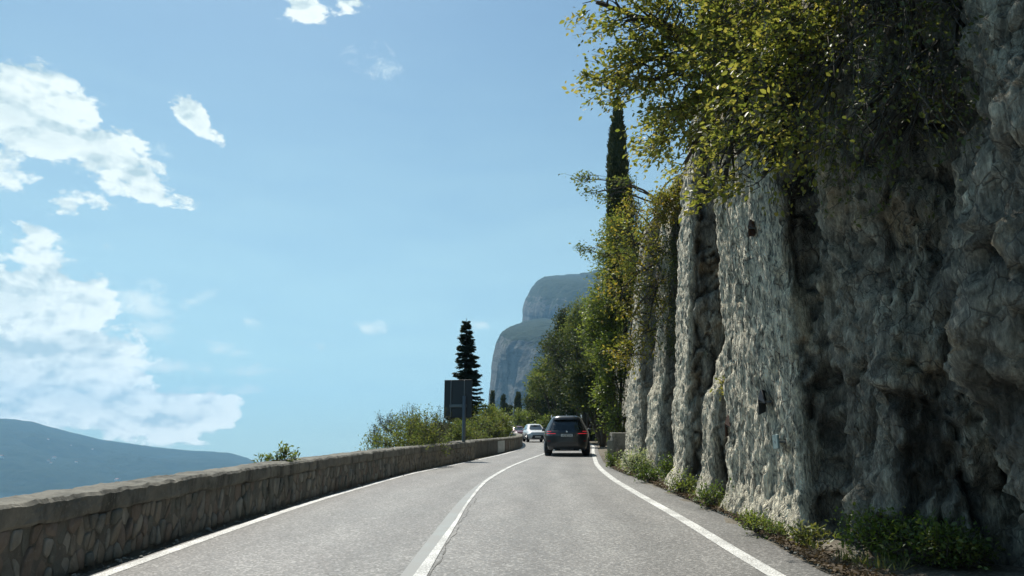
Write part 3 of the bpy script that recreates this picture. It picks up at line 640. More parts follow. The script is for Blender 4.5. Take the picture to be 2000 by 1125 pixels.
panel(W2, P2, s2(40.6), s2(42.4), .02, .62, .022, M['pale_patch'], 'repaired_patch')
for a, b in ((36, 38.2), (38.3, 40.5)): panel(W2, P2, s2(a), s2(b), .0, .63, .018, M['mortar'], 'render_panel')
for a in np.arange(42.7, 49.5, .9): panel(W2, P2, s2(a), s2(a + .62), .08, .60, .02, stone_mats[int(a * 3) % 3], 'stone')

for k, (y0, y1, x0, x1, hh, lab) in enumerate([(30.6, 33.5, 4.02, 4.5, 1.12, 'square-ended low stone parapet with a flat cap at the foot of the cliff, nearer of the two on the right'),
                                               (55.5, 60, 6.65, 7.1, 1.0, 'farther low stone parapet at the foot of the cliff beyond the black car')]):
    W = empty('low_wall', (0, 0, 0)); tag(W, lab, 'stone wall', 'low walls at the cliff foot')
    dx = (fR(y1) - fR(y0)); P_, L_, sf = wall_curve([(x0, y0), (x0 + dx, y1)])
    wdt = .62
    Pi = lambda s, h, o_, P_=P_: P_(s, h, -o_)       # this wall faces left, towards the road
    V = wall_body(W, Pi, L_, cprof([(0, -.2), (0, hh - .14), (-wdt, hh - .14), (-wdt, -.2)], .1)[::-1], M['mortar'], 'wall_core', .15, .012)
    wall_body(W, Pi, L_, cprof([(.05, hh - .14), (.05, hh), (-wdt - .05, hh), (-wdt - .05, hh - .14), (.05, hh - .14)], .07)[::-1], M['coping'], 'coping', .1, .012)
    if k == 0:
        zz = float(rz_(y0)); Pe = lambda s, h, o_: np.array([x0 + s, y0 - o_, zz + h])     # stones of the end that faces the driver
        stone_face(W, 0.03, wdt - .03, .0, hh - .15, Pe, .2, .22)
        Pl = lambda s, h, o_, P_=P_: P_(s, h, -o_)
        stone_face(W, 0, 2.6, .0, hh - .15, Pl, .24, .2)

# ------------------------------------------------------------------ foliage generator
def leaves_mesh(P, Dv, Nv, size, width=.55, detail=True):
    """P positions, Dv leaf axis, Nv leaf normal, size per leaf"""
    Dv = Dv / np.linalg.norm(Dv, axis=1, keepdims=True); B = np.cross(Dv, Nv); B /= np.linalg.norm(B, axis=1, keepdims=True) + 1e-9; Nn = np.cross(B, Dv)
    s = size[:, None]; k = len(P)
    if detail:
        V = np.stack([P, P + Dv * s * .35 + B * s * width * .5 + Nn * s * .08, P + Dv * s * .72 + B * s * width * .38 + Nn * s * .05, P + Dv * s - Nn * s * .06,
                      P + Dv * s * .72 - B * s * width * .38 + Nn * s * .05, P + Dv * s * .35 - B * s * width * .5 + Nn * s * .08], 1).reshape(-1, 3)
        b = (np.arange(k) * 6)[:, None]; Fc = np.concatenate([b + np.array([[0, 1, 2, 3]]), b + np.array([[0, 3, 4, 5]])], 0)
    else:
        V = np.stack([P, P + Dv * s * .5 + B * s * width * .5, P + Dv * s, P + Dv * s * .5 - B * s * width * .5], 1).reshape(-1, 3)
        b = (np.arange(k) * 4)[:, None]; Fc = b + np.array([[0, 1, 2, 3]])
    return V, Fc
def rnd_dir(k): a = rng.normal(size=(k, 3)); return a / np.linalg.norm(a, axis=1, keepdims=True)
def unit(a): return a / (np.linalg.norm(a, axis=-1, keepdims=True) + 1e-9)
def bend(a, b, sag=.0, k=6, wob=.06):
    a = np.array(a, float); b = np.array(b, float); L = np.linalg.norm(b - a); out = []
    off_ = rng.normal(size=(2, 3)) * L * wob
    for i in range(k + 1):
        t = i / k; out.append(a + (b - a) * t + off_[0] * math.sin(math.pi * t) + off_[1] * math.sin(2 * math.pi * t) * .6 + np.array([0, 0, sag * L * math.sin(math.pi * t)]))
    return out
def plant(name, label, cat, root, blobs, n_cl, per, size, mat, bark=None, trunk_r=.12, twig_len=.5, group=None, spread=.09, lean=(0, 0, 0), droop=-.15, detail=True, hole=.35, trunk=True, limb_n=3, shell=.45, width=.55, flat=.5):
    """a woody plant: trunk and limbs to every leafy mass, twigs, and leaves carried on the twigs"""
    bark = bark or M['bark']; T = empty(name, tuple(root)); tag(T, label, cat, group); R0 = np.array(root, float)
    wood = MB(); tw = MB(); LP, LD, LN = [], [], []
    vol = np.array([b[1][0] * b[1][1] * b[1][2] for b in blobs]) ** .6; cnt = np.maximum(3, (n_cl * vol / vol.sum()).astype(int))
    for (c, r), k in zip(blobs, cnt):
        c = np.array(c, float) - R0; r = np.array(r, float)
        path = bend((0, 0, 0), c, .08, 7)
        L = np.linalg.norm(c)
        if trunk: wood.tube(path, [trunk_r * (1 - .75 * i / 7) + .008 for i in range(8)], 6)
        limbs = []
        for q in range(limb_n):
            e = c + rnd_dir(1)[0] * r * .75; st = path[random.choice([3, 4, 5, 6])]; pb = bend(st, e, .05, 5)
            wood.tube(pb, [max(.006, trunk_r * .38 * (1 - .8 * i / 5)) for i in range(6)], 5, False); limbs += pb[1:]
        limbs = np.array(limbs + path[5:])
        u = rnd_dir(k) * (rng.random((k, 1)) ** shell); p = c + u * r
        # leave holes where the sky shows
        hv = perlin(p[:, 0] * 1.6 / max(.5, r.mean()) * .9, p[:, 1] * 1.6 / max(.5, r.mean()) * .9, p[:, 2] * 1.6 / max(.5, r.mean()) * .9, 5)
        p = p[hv > -hole]; u = u[hv > -hole]
        dirs = unit(u * r + rnd_dir(len(p)) * r.mean() * .6 + np.array(lean) * r.mean())
        for pi, di in zip(p, dirs):
            j = np.argmin(((limbs - pi) ** 2).sum(1))
            if random.random() < (.5 if n_cl > 600 else 1.1): tw.tube([limbs[j], (limbs[j] + pi) / 2 + rng.normal(size=3) * .05 * np.linalg.norm(pi - limbs[j]), pi], [size * .13, size * .10, size * .075], 3, False)
            e = pi + di * twig_len * random.uniform(.6, 1.2) + np.array([0, 0, droop * twig_len]); tw.tube([pi, (pi + e) / 2 + np.array([0, 0, .04 * twig_len]), e], [size * .075, size * .05, size * .02], 3, False)
            t = rng.random((per, 1)) ** .8; pos = pi + (e - pi) * t + rng.normal(size=(per, 3)) * spread
            LP.append(pos); LD.append(unit(di + rng.normal(size=(per, 3)) * .7 + np.array([0, 0, -.25]))); LN.append(unit(rnd_dir(per) + np.array([-.15, 0, flat * 2])))
    LP, LD, LN = map(np.concatenate, (LP, LD, LN)); sz = size * rng.uniform(.42, 1.25, len(LP))
    V, Fc = leaves_mesh(LP, LD, LN, sz, width, detail)
    if trunk and wood.v: wood.build('trunk', bark, T, True)
    tw.build('twigs', bark, T); npmesh('foliage', V, Fc, mat, T)
    return T

def B(px, py, Y, rx, ry, rz):
    """a leafy mass whose middle stands at distance Y; radii in metres"""
    return (tuple(at(px, py, Y)), (rx, ry, rz))

# ---- the trees leaning out from the top of the cliff
plant('broadleaf_tree', 'yellow-green beech-like tree leaning out from the cliff top towards the tall narrow cypress', 'tree', (4.3, 12.8, 8.8),
      [B(1330, 90, 11.5, .95, .9, .8), B(1400, 190, 11.2, .75, .8, .8), B(1245, 150, 11.8, .62, .7, .42), B(1330, 230, 12, .65, .8, .5), B(1225, 40, 11.5, .5, .7, .35), B(1400, 20, 11, 1.0, 1, .8),
       B(1185, 172, 12.2, .36, .4, .16), B(1290, 270, 12.6, .32, .5, .3), B(1165, 5, 11.5, .36, .4, .12), B(1290, -60, 11.5, .9, .9, .6), B(1340, 318, 13, .24, .4, .22), B(1450, 90, 10.4, .8, .9, .8)],
      1150, 14, .10, M['beech'], trunk_r=.08, twig_len=.45, spread=.07, hole=.1, limb_n=6, lean=(-.8, -.2, 0), group='trees leaning out over the road from the cliff top')
plant('broadleaf_tree', 'green and yellow tree hanging over the pale rock strip, its lowest spray pointing left', 'tree', (4.5, 9.6, 7.8),
      [B(1490, 220, 8.6, .5, .7, .45), B(1440, 300, 8.8, .36, .5, .2), B(1410, 375, 9, .26, .4, .09), B(1560, 110, 8.3, .65, .8, .5), B(1480, 20, 9, .8, .8, .5), B(1560, 270, 8, .38, .6, .28), B(1620, 20, 8, .7, .8, .5), B(1490, 345, 8.5, .3, .4, .1), B(1440, 130, 9.6, .6, .7, .4)],
      760, 13, .082, M['beech'], trunk_r=.07, twig_len=.42, spread=.06, lean=(-.9, -.2, -.1), hole=.05, limb_n=7, group='trees leaning out over the road from the cliff top')
plant('broadleaf_tree', 'dark shaded tree with bare drooping twigs at the top right of the cliff', 'tree', (5.2, 8.2, 7.2),
      [B(1660, 110, 7.4, .45, .6, .45), B(1740, 190, 7.1, .45, .55, .3), B(1640, 250, 7.5, .32, .45, .22), B(1790, 50, 6.9, .45, .6, .4), B(1720, -60, 7.2, .8, .8, .6), B(1810, 240, 6.9, .32, .5, .15), B(1690, 300, 7.4, .25, .4, .12), B(1860, 130, 6.8, .25, .4, .25)],
      380, 10, .062, M['beech_shaded'], trunk_r=.06, twig_len=.5, spread=.06, lean=(-.3, -.5, -.6), droop=-.6, hole=.1, limb_n=5, group='trees leaning out over the road from the cliff top')
plant('broadleaf_tree', 'spreading tree added on the cliff brink to shade the near rock, mostly above the top edge of the picture', 'tree', (5.2, 10, 10.2),
      [((4.2, 7.4, 9.2), (1.2, 1.2, .6)), ((5.2, 10.0, 11), (1.2, 1.2, .8)), ((4.2, 5.2, 9.2), (1.3, 1.8, .6)), ((2.9, 6.6, 9.8), (1.1, 1.5, .5)), ((2.8, 4.0, 9.6), (1.1, 1.6, .5)), ((3.2, 8.4, 10.2), (.9, 1.0, .4))],
      1150, 15, .12, M['beech'], trunk_r=.12, twig_len=.6, spread=.12, hole=.3, detail=False, group='trees leaning out over the road from the cliff top')  # canopy added mostly out of view to throw shade on the near cliff
# ---- shrubs hanging on the face
plant('hanging_shrub', 'golden yellow shrub hanging on the dark rock face below the cliff brink', 'shrub', (4.7, 23.6, 8.0),
      [B(1235, 470, 22.5, .8, .8, .75), B(1270, 560, 22, .75, .8, .7), B(1220, 560, 23, .6, .8, .8), B(1265, 640, 21.8, .6, .7, .6), B(1235, 690, 22.2, .55, .7, .5), B(1290, 490, 21.5, .35, .5, .35), B(1240, 410, 24, .5, .7, .35)],
      440, 12, .095, M['gold'], trunk_r=.05, twig_len=.45, spread=.08, lean=(-.7, -.3, 0), group='shrubs rooted in the rock face')
plant('hanging_shrub', 'rusty golden shrub on the brink beside the rock knob right of the tall cypress', 'shrub', (5.2, 22, 10.4),
      [B(1300, 400, 21.5, .45, .6, .35), B(1325, 375, 21.5, .35, .5, .3), B(1280, 425, 21.5, .25, .4, .18)], 260, 14, .085, M['gold'], trunk_r=.03, twig_len=.3, spread=.06, group='shrubs rooted in the rock face')
plant('hanging_shrub', 'sparse leafy branches reaching left across the tall cypress into the sky', 'shrub', (5.0, 24, 10.2),
      [B(1150, 350, 23.5, .42, .3, .12), B(1190, 385, 23.5, .3, .3, .08), B(1225, 360, 23.5, .35, .3, .1), B(1165, 375, 23.5, .28, .2, .06)], 60, 9, .10, M['olive'], trunk_r=.028, twig_len=.45, spread=.05, lean=(-1.5, 0, .2), droop=0, group='shrubs rooted in the rock face', limb_n=2)
plant('hanging_shrub', 'leafy spray pointing left into the sky below the cypress', 'shrub', (4.9, 26, 8.2),
      [B(1150, 488, 24.5, .35, .3, .12), B(1185, 500, 24.5, .3, .3, .18), B(1205, 440, 25, .3, .4, .3)], 75, 10, .10, M['olive'], trunk_r=.03, twig_len=.4, spread=.06, lean=(-1.5, 0, .2), droop=0, group='shrubs rooted in the rock face', limb_n=2)
plant('broadleaf_tree', 'bright green tree growing up against the cliff behind the golden shrub', 'tree', (5.4, 38, 2.6),
      [B(1190, 600, 36, 1.0, 1.1, 1.1), B(1205, 690, 35, .95, 1, 1.0), B(1175, 650, 37, .8, 1, .9), B(1190, 760, 35, .6, .8, .8), B(1200, 520, 36, .8, 1, .9), B(1205, 460, 35, .6, .8, .7), B(1205, 820, 34, .35, .5, .4), B(1165, 590, 38, .4, .6, .35)],
      1250, 14, .15, M['fresh'], trunk_r=.12, twig_len=.55, spread=.12, lean=(-.4, -.2, .1), detail=False)
plant('hanging_shrub', 'dark green ivy mass draped in the deep recess between two rock ribs', 'shrub', (5.0, 20.5, 6.5),
      [((4.75, 20.6, 6.6), (.35, .7, .9)), ((4.7, 20.8, 5.2), (.3, .6, .7)), ((4.85, 21, 8), (.35, .6, .7))], 220, 14, .085, M['oak'], trunk_r=.03, twig_len=.25, spread=.07, droop=-.6, group='shrubs rooted in the rock face', detail=False)
plant('hanging_shrub', 'small yellow-green tuft growing from a crack beside the pale rock strip', 'shrub', (3.95, 13.6, 3.1),
      [((3.8, 13.55, 2.95), (.14, .12, .22))], 22, 7, .055, M['beech'], trunk_r=.01, twig_len=.12, spread=.03, group='shrubs rooted in the rock face', limb_n=1)

# ---- cypresses
def cypress(root, h, r, label, group=None, n_=9000, leaf=.16, ragged=.12):
    T = empty('cypress_tree', tuple(root)); tag(T, label, 'cypress', group)
    z = rng.random(n_) ** .9; prof = np.interp(z, [0, .05, .25, .55, .8, .95, 1], [.55, .85, 1, .86, .55, .22, .03]) * r
    a = rng.random(n_) * 2 * np.pi; rr_ = prof * (.35 + .75 * rng.random(n_) ** .5) * (1 + ragged * perlin(np.cos(a) * 2, np.sin(a) * 2, z * h * .9, 3) * 3.2)
    P = np.stack([np.cos(a) * rr_ + .12 * r * np.sin(z * 7), np.sin(a) * rr_, z * h], 1)
    D = unit(np.stack([np.cos(a) * .35, np.sin(a) * .35, np.ones(n_)], 1) + rng.normal(size=(n_, 3)) * .25); Nn = unit(np.stack([np.cos(a), np.sin(a), a * 0], 1) + rng.normal(size=(n_, 3)) * .5)
    V, Fc = leaves_mesh(P, D, Nn, leaf * rng.uniform(.6, 1.5, n_), .42, False)
    MB().tube([(0, 0, -1.2), (0, 0, h * .5), (0, 0, h * .93)], [r * .16, r * .12, .02], 7).build('trunk', M['bark'], T, True)
    # dense inner body of packed sprays
    zz = np.linspace(.01, .985, 46); aa = np.linspace(0, 2 * np.pi, 22, endpoint=False); pr = np.interp(zz, [0, .05, .25, .55, .8, .95, 1], [.55, .85, 1, .86, .55, .22, .03]) * r * .62
    A_, Z_ = np.meshgrid(aa, zz, indexing='ij'); q_ = pr[None] * (1 + .22 * perlin(np.cos(A_) * 2.5, np.sin(A_) * 2.5, Z_ * h * 1.2, 9))
    Vi = np.stack([np.cos(A_) * q_, np.sin(A_) * q_, Z_ * h], -1).reshape(-1, 3)
    npmesh('inner_foliage', Vi, grid_faces(22, 46, True), M['cypress'], T, True)
    npmesh('foliage', V, Fc, M['cypress'], T); return T
tp = at(1212, 195, 37); c0 = at(1215, 470, 37)
cypress((c0.x, 37, 9.0), tp.z - 9.0, .66, 'very tall narrow cypress standing on the cliff top against the sky', None, 26000, .17)
c1 = at(1197, 470, 36.2); cypress((c1.x, 36.2, 9.0), at(1197, 325, 36.2).z - 9.0, .26, 'short slim cypress close against the left side of the tall one', None, 3500, .16)
for px, py, wpx, Y, lab in [(1012, 770, 12, 175, 'widest of the small distant cypresses beside the van'), (983, 776, 8, 185, 'thin distant cypress left of the widest one'), (997, 797, 7, 180, 'shortest distant cypress, between the thin one and the widest one'),
                            (962, 768, 7, 190, 'leftmost distant cypress at the foot of the headland'), (989, 793, 6, 200, 'low distant cypress just right of the thin one'), (1039, 762, 6, 170, 'slender distant cypress near the dark trees on the right')]:
    t_ = at(px, py, Y); g = at(px, 838, Y)
    cypress((t_.x, Y, g.z), t_.z - g.z, wpx / F * Y / 2, lab, 'distant cypresses at the foot of the headland', 1500, .7)

# ---- conifer beyond the wall
def spruce():
    Y = 50; top = at(911, 621, Y); base = at(911, 870, Y)
    T = empty('spruce_tree', (top.x, Y, base.z - 1.5)); tag(T, 'tall dark conifer with layered drooping branches behind the back of the road sign', 'conifer'); h = top.z - base.z + 1.5
    wood = MB().tube([(0, 0, -.5), (0, 0, h * .6), (0, 0, h)], [.2, .12, .012], 8); P, D, Nn = [], [], []; arms = MB()
    nlev = 52
    for i in range(nlev):
        t = i / nlev; z = h * (.06 + .92 * t); L = (1.5 * (1 - t) ** .78 + .10) * (1 if i % 3 else 1.07)
        for q in range(9):
            a = random.uniform(0, 2 * math.pi); l = L * random.uniform(.6, 1.1) * (1 + .10 * math.cos(a)); dz = -.12 * l + random.uniform(-.05, .1)
            e = np.array([math.cos(a) * l, math.sin(a) * l, z + dz]); z += random.uniform(-.03, .03) * h * (1 - t); e[2] = z + dz; s_ = np.array([0, 0, z]); m_ = (s_ + e) / 2 + np.array([0, 0, -.08 * l]); arms.tube([s_, m_, e], [.02, .014, .005], 3, False)
            k = int(170 * l + 36); tt = rng.random((k, 1)) ** .7
            sd = np.cross(e - s_, [0, 0, 1]); sd = sd / (np.linalg.norm(sd) + 1e-6)
            wv = (1 - tt * .75) * .26 * l + .05; pos = s_ + (e - s_) * tt + np.array([0, 0, -1]) * (np.sin(tt * 3.1) * .08 * l) + sd * (rng.random((k, 1)) * 2 - 1) * wv + rng.normal(size=(k, 3)) * .03
            P.append(pos); D.append(unit((e - s_) / l + sd * (rng.random((k, 1)) * 2 - 1) + np.array([0, 0, -.25]))); Nn.append(unit(rnd_dir(k) * .6 + np.array([0, 0, 1])))
    P, D, Nn = map(np.concatenate, (P, D, Nn)); V, Fc = leaves_mesh(P, D, Nn, (.19 * rng.uniform(.6, 1.3, len(P))), .4, False)
    wood.build('trunk', M['bark'], T, True); arms.build('branches', M['bark'], T); npmesh('foliage', V, Fc, M['needle'], T)
spruce()
# ---- bushes behind the wall
def rootat(px, Y, dz=1.5): p = at(px, 880, Y); return (p.x, Y, float(rz_(Y)) - dz)
plant('roadside_bush', 'yellow-green bush mounding over the left wall, nearest of the large ones', 'bush', rootat(790, 27),
      [B(760, 868, 26, .75, .8, .42), B(800, 845, 27, .7, .8, .55), B(825, 838, 27.5, .5, .6, .55), B(735, 882, 25, .4, .6, .25), B(840, 868, 27.5, .6, .7, .4), B(795, 880, 26, .8, .8, .4)],
      620, 14, .075, M['olive'], trunk_r=.05, twig_len=.28, spread=.07, lean=(0, 0, .7), droop=.3, detail=False, group='bushes behind the left wall')
plant('roadside_bush', 'grey-green upright olive-like bush rising behind the nearest bush, left of the sign post', 'bush', rootat(850, 31),
      [B(760, 840, 29, .45, .5, .4), B(862, 838, 31, .4, .6, .5), B(800, 822, 30, .25, .4, .3), B(735, 865, 28, .3, .5, .3), B(848, 852, 30, .5, .6, .35)], 330, 13, .08, M['cypress'], trunk_r=.05, twig_len=.35, spread=.05, lean=(0, 0, 1), droop=.35, detail=False, width=.3, group='bushes behind the left wall')
plant('roadside_bush', 'broad green bush behind the sign post and under the dark conifer', 'bush', rootat(930, 46),
      [B(925, 840, 44, 1.1, 1, .7), B(955, 835, 46, 1.0, 1, .75), B(895, 850, 42, .9, .9, .55), B(950, 812, 47, .7, .8, .5), B(915, 862, 42, 1.0, .8, .5), B(965, 850, 46, .7, .8, .6), B(972, 830, 49, .6, .7, .6)],
      950, 14, .10, M['olive'], trunk_r=.06, twig_len=.35, spread=.09, lean=(0, 0, .6), droop=.2, detail=False, group='bushes behind the left wall')
plant('roadside_bush', 'tall loose bush at the right end of the left bushes, below the cypresses', 'bush', rootat(972, 52),
      [B(965, 822, 52, .7, .8, .6), B(955, 812, 53, .3, .6, .4), B(982, 835, 50, .6, .8, .6), B(985, 850, 50, .45, .7, .5)],
      420, 14, .13, M['fresh'], trunk_r=.06, twig_len=.4, spread=.12, lean=(0, 0, .6), droop=.2, detail=False, group='bushes behind the left wall')
plant('roadside_bush', 'small glossy green bush peeping over the coping of the long wall', 'bush', (at(545, 905, 14.5).x, 14.5, .2),
      [B(545, 900, 14.5, .22, .2, .065), B(512, 905, 14.2, .10, .15, .03), B(555, 890, 14.6, .12, .12, .09), B(578, 897, 14.8, .08, .1, .06)],
      60, 8, .075, M['fresh'], trunk_r=.015, twig_len=.12, spread=.03, lean=(0, 0, .8), droop=.3, width=.4, limb_n=1, group='bushes behind the left wall')

# ---- the wooded slope beyond, tree by tree
far = [(1125, 700, 62, 1.9, 3.0, 'oak', 'tall dark evergreen oak standing against the cliff above the black car'),
       (1110, 780, 66, 1.7, 2.2, 'oak', 'dark evergreen tree filling the gap above the roof of the black car'),
       (1100, 662, 85, 2.0, 2.4, 'oak', 'rounded dark evergreen at the top left of the wooded slope'),
       (1080, 735, 95, 2.3, 2.6, 'olive', 'lighter green tree on the wooded slope between the dark evergreens'),
       (1068, 790, 105, 2.0, 2.6, 'oak', 'dark tree low on the slope above the white car'),
       (1048, 818, 120, 2.2, 2.6, 'fresh', 'light green tree just above and behind the white car'),
       (1030, 832, 150, 2.6, 2.6, 'olive', 'pale green tree right of the distant cypresses, behind the white car'),
       (1150, 640, 72, 1.6, 2.2, 'olive', 'green tree at the top of the wooded slope beside the bright green one'),
       (1062, 757, 112, 1.5, 2.0, 'fresh', 'leftmost leafy treetop on the edge of the wooded slope'),
       (1155, 760, 52, 1.1, 2.0, 'oak', 'ivy-clad dark tree at the cliff foot right of the black car'),
       (1138, 830, 75, 1.4, 1.4, 'oak', 'low dark tree behind the right mirror of the black car'),
       (1075, 835, 95, 1.6, 1.4, 'fresh', 'low green tree at the bend left of the black car')]
for px, py, Y, rx, rzz, mt, lab in far:
    c_ = at(px, py, Y); bl = []
    for q in range(6):
        o_ = rng.normal(size=3) * np.array([.5, .4, .5]); bl.append(((c_.x + o_[0] * rx, Y + o_[1] * rx, c_.z + o_[2] * rzz), (rx * .55, rx * .6, rzz * .5)))
    plant('broadleaf_tree', lab, 'tree', (c_.x + .8, Y + 1, max(float(rz_(Y)), c_.z - rzz - 4)), bl, 620, 14, .26 if Y > 80 else .2, M[mt], trunk_r=.16, twig_len=.6, spread=.22, detail=False, hole=.3, width=.7, group='trees on the wooded slope beyond the black car')
# small far thicket that reads as one mass, at the end of the road and up the hill behind the cliff
def thicket(name, pts, n_, leaf, mat, spread):
    pts = np.array(pts); i = rng.integers(0, len(pts), n_); cl = pts[i] + rng.normal(size=(n_, 3)) * spread
    V, Fc = leaves_mesh(cl, rnd_dir(n_), unit(rnd_dir(n_) + np.array([0, 0, 1.])), leaf * rng.uniform(.6, 1.4, n_), .7, False)
    return tag(npmesh(name, V, Fc, mat), kind='stuff')
tp_ = []
for k in range(420):
    i = random.randrange(nc); j = random.randrange(nv - 12, nv + 9)
    if Ya[i, j] > 30: tp_.append((Xa[i, j] + .1, Ya[i, j], Za[i, j] + random.uniform(0, .8)))
thicket('hillside_scrub', tp_, 26000, .24, M['olive'], (.5, .8, .45))
tp_ = []
for k in range(500):
    y = random.uniform(60, 300); i = int(np.argmin(abs(cols[:, 1] - y))); j = random.randrange(0, nv)
    tp_.append((Xa[i, j] - .4, Ya[i, j], Za[i, j]))
thicket('ivy_on_far_cliff', tp_, 20000, .4, M['oak'], (.5, 1.2, .6))
tp_ = [(fL(y) - random.uniform(1.5, 12), y, float(rz_(y)) + random.uniform(-3, 1.2)) for y in np.random.default_rng(3).uniform(100, 300, 260)]
thicket('scrub_beyond_the_bend', tp_, 22000, .55, M['oak'], (1.2, 1.5, .8))
tp_ = [(fL(y) - random.uniform(1.2, 3.5), y, float(rz_(y)) - random.uniform(.2, 1.0)) for y in np.random.default_rng(4).uniform(20, 100, 160)]
thicket('scrub_behind_the_wall', tp_, 12000, .12, M['olive'], (.4, .5, .22))

# ------------------------------------------------------------------ verge plants, grass and litter
def gz(x, y): return float(rz_(y)) + .03 + .1 * max(0, min(1, x - float(fR(y)) - 1.0))
def weeds(px, py, label, n_cl, r, h, mat, leaf=.055, per=9, tw=.16, name='weed_clump'):
    n_cl = int(n_cl * .85); r *= .9; h *= .88
    r_ = ray(px, py); t = 1.37 / (SLOPE * r_.y - r_.z); x, y = r_.x * t, r_.y * t; z = gz(x, y)
    return plant(name, label, 'plant', (x, y, z), [((x, y, z + h * .45), (r, r * 1.2, h * .5)), ((x + r * .3, y - r * .3, z + h * .25), (r * .8, r, h * .3))], n_cl, per, leaf, mat, trunk_r=.008, twig_len=tw, spread=.035, lean=(0, 0, .8), droop=.1,
                 group='weeds along the foot of the cliff', limb_n=2, hole=.5, shell=.6)
weeds(1240, 925, 'silvery bushy plant at the cliff foot nearest the low stone parapet', 170, .45, .75, M['grey_grass'], .07, 10, .22)
weeds(1265, 940, 'green bushy weeds just right of the silvery plant at the cliff foot', 120, .4, .5, M['weed'], .06)
weeds(1192, 912, 'little green plant at the base of the low stone parapet', 60, .22, .5, M['weed'], .07)
weeds(1310, 945, 'tall leafy weed in front of the dark recess between the rock ribs', 140, .32, .75, M['weed'], .06)
weeds(1330, 965, 'bushy yellow-green weed at the foot of the thin pale rib', 110, .3, .45, M['fresh'], .05)
weeds(1385, 990, 'leafy weed at the foot of the short rock rib', 100, .26, .4, M['weed'], .05)
weeds(1440, 1000, 'narrow weed growing up the dark crack left of the wide pale rock strip', 55, .12, .5, M['weed'], .05)
weeds(1475, 1040, 'low yellowish weed at the foot of the wide pale rock strip', 70, .2, .16, M['fresh'], .04)
weeds(1510, 1050, 'small tuft of weed at the right end of the wide pale strip', 30, .1, .14, M['weed'], .04)
weeds(1580, 1070, 'thin grassy weed under the dark slabs', 40, .15, .24, M['grass'], .06)
weeds(1720, 1095, 'bright leafy weed patch at the lower right below the shaded cliff', 260, .4, .5, M['weed'], .05, 10)
weeds(1820, 1115, 'dark leafy weed patch in the hollow at the lower right corner', 260, .45, .42, M['weed'], .05, 10)
weeds(1860, 1120, 'small-leaved weeds under the beige overhanging rock', 150, .3, .3, M['beech_shaded'], .045, 10)
weeds(1690, 1060, 'tall thin weed stem against the shaded cliff', 26, .08, .55, M['weed'], .05, 6)
# grass blades and dry litter along the verge
gp = []; lp = []; stx = []
for k in range(15000):
    y = 6.5 + 34 * rng.random() ** 1.5; c_ = float(np.interp(y, cols[:, 1], cols[:, 0])); a = ASPH(y); x = a + (c_ - a) * (.28 + .85 * rng.random()); f_ = perlin(np.array([x * 1.1]), y * 1.1, 0, 44)[0]
    if f_ > -.02 + .35 * (y < 10.5): gp.append((x, y, gz(x, y)))
gp = np.array(gp); k = len(gp); Vg, Fg = leaves_mesh(gp, unit(np.array([0, 0, 1.]) + rng.normal(size=(k, 3)) * .42), rnd_dir(k), rng.uniform(.06, .19, k), .09, False)
tag(npmesh('verge_grass', Vg, Fg, M['grass']), kind='stuff')
for k in range(11000):
    y = 5.0 + 22 * rng.random() ** 1.6; a = float(ASPH(y)); x = a + .02 + abs(rng.normal()) * .17 * (1.2 if y < 9 else .7); lp.append((x, y, gz(x, y) + .012 + .03 * rng.random()))
lp = np.array(lp); k = len(lp); Vl, Fl = leaves_mesh(lp, unit(rnd_dir(k) * np.array([1, 1, .35])), unit(rnd_dir(k) * .5 + np.array([0, 0, 1.])), rng.uniform(.025, .075, k), .5, True)
tag(npmesh('leaf_litter', Vl, Fl, M['litter']), kind='stuff')
tb = MB()
for k in range(420):
    y = 5.2 + 13 * rng.random() ** 1.4; a = float(ASPH(y)); x = a + .03 + abs(rng.normal()) * .2; z = gz(x, y) + .02; d_ = rnd_dir(1)[0] * np.array([1, 1, .25]) * rng.uniform(.04, .16)
    p = np.array([x, y, z]); tb.tube([p - d_, p + rng.normal(size=3) * .01, p + d_], [.003, .004, .002], 3, False)
tag(tb.build('fallen_twigs', M['twig']), kind='stuff')
# pebbles fallen from the face and grit along both edges
pb = MB()
for k in range(900):
    if k % 3: y = 6 + 30 * rng.random() ** 1.5; x = float(ASPH(y)) + abs(rng.normal()) * .25; z = gz(x, y)
    else: y = 6 + 26 * rng.random() ** 1.4; x = float(WB(y)) + abs(rng.normal()) * .07 + .03; z = float(rz_(y)) + .004
    s = rng.uniform(.006, .022) * (2 if k % 29 == 0 else 1); pb.box((x, y, z + s * .4), (s * 2, s * 1.5, s * 1.2), s * .45, rng.random() * 3)
tag(pb.build('pebbles', stone_mats[4]), kind='stuff')

# ------------------------------------------------------------------ sign seen from behind
S0 = at(905, 868, 31.5); sg = empty('road_sign', (S0.x, 31.5, S0.z - .9), R(-8)); tag(sg, 'back of a large dark road sign on a grey post behind the left wall', 'road sign')
pc = at(893, 778, 31.5); ox = pc.x - S0.x; oz = pc.z - (S0.z - .9)
MB().tube([(0, .05, -.6), (0, .05, oz + .1)], .075, 12).build('post', M['galv'], sg, True)
MB().box((ox, .16, oz), (1.14, .03, 1.52), .008).build('panel', M['sign_back'], sg)
fr = MB()
for sx in (-.57, .57): fr.box((ox + sx, .145, oz), (.03, .06, 1.56), .005)
for sz in (-.77, .77): fr.box((ox, .145, oz + sz), (1.1, .06, .03), .005)
fr.build('panel_rim', M['sign_back'], sg)
for sx in (-.3, .27): MB().box((ox + sx, .115, oz), (.045, .05, 1.5), .008).build('rail', M['galv'], sg)
MB().box((ox + .02, .065, oz - .3), (.72, .05, .13), .012).build('bracket', M['galv'], sg)

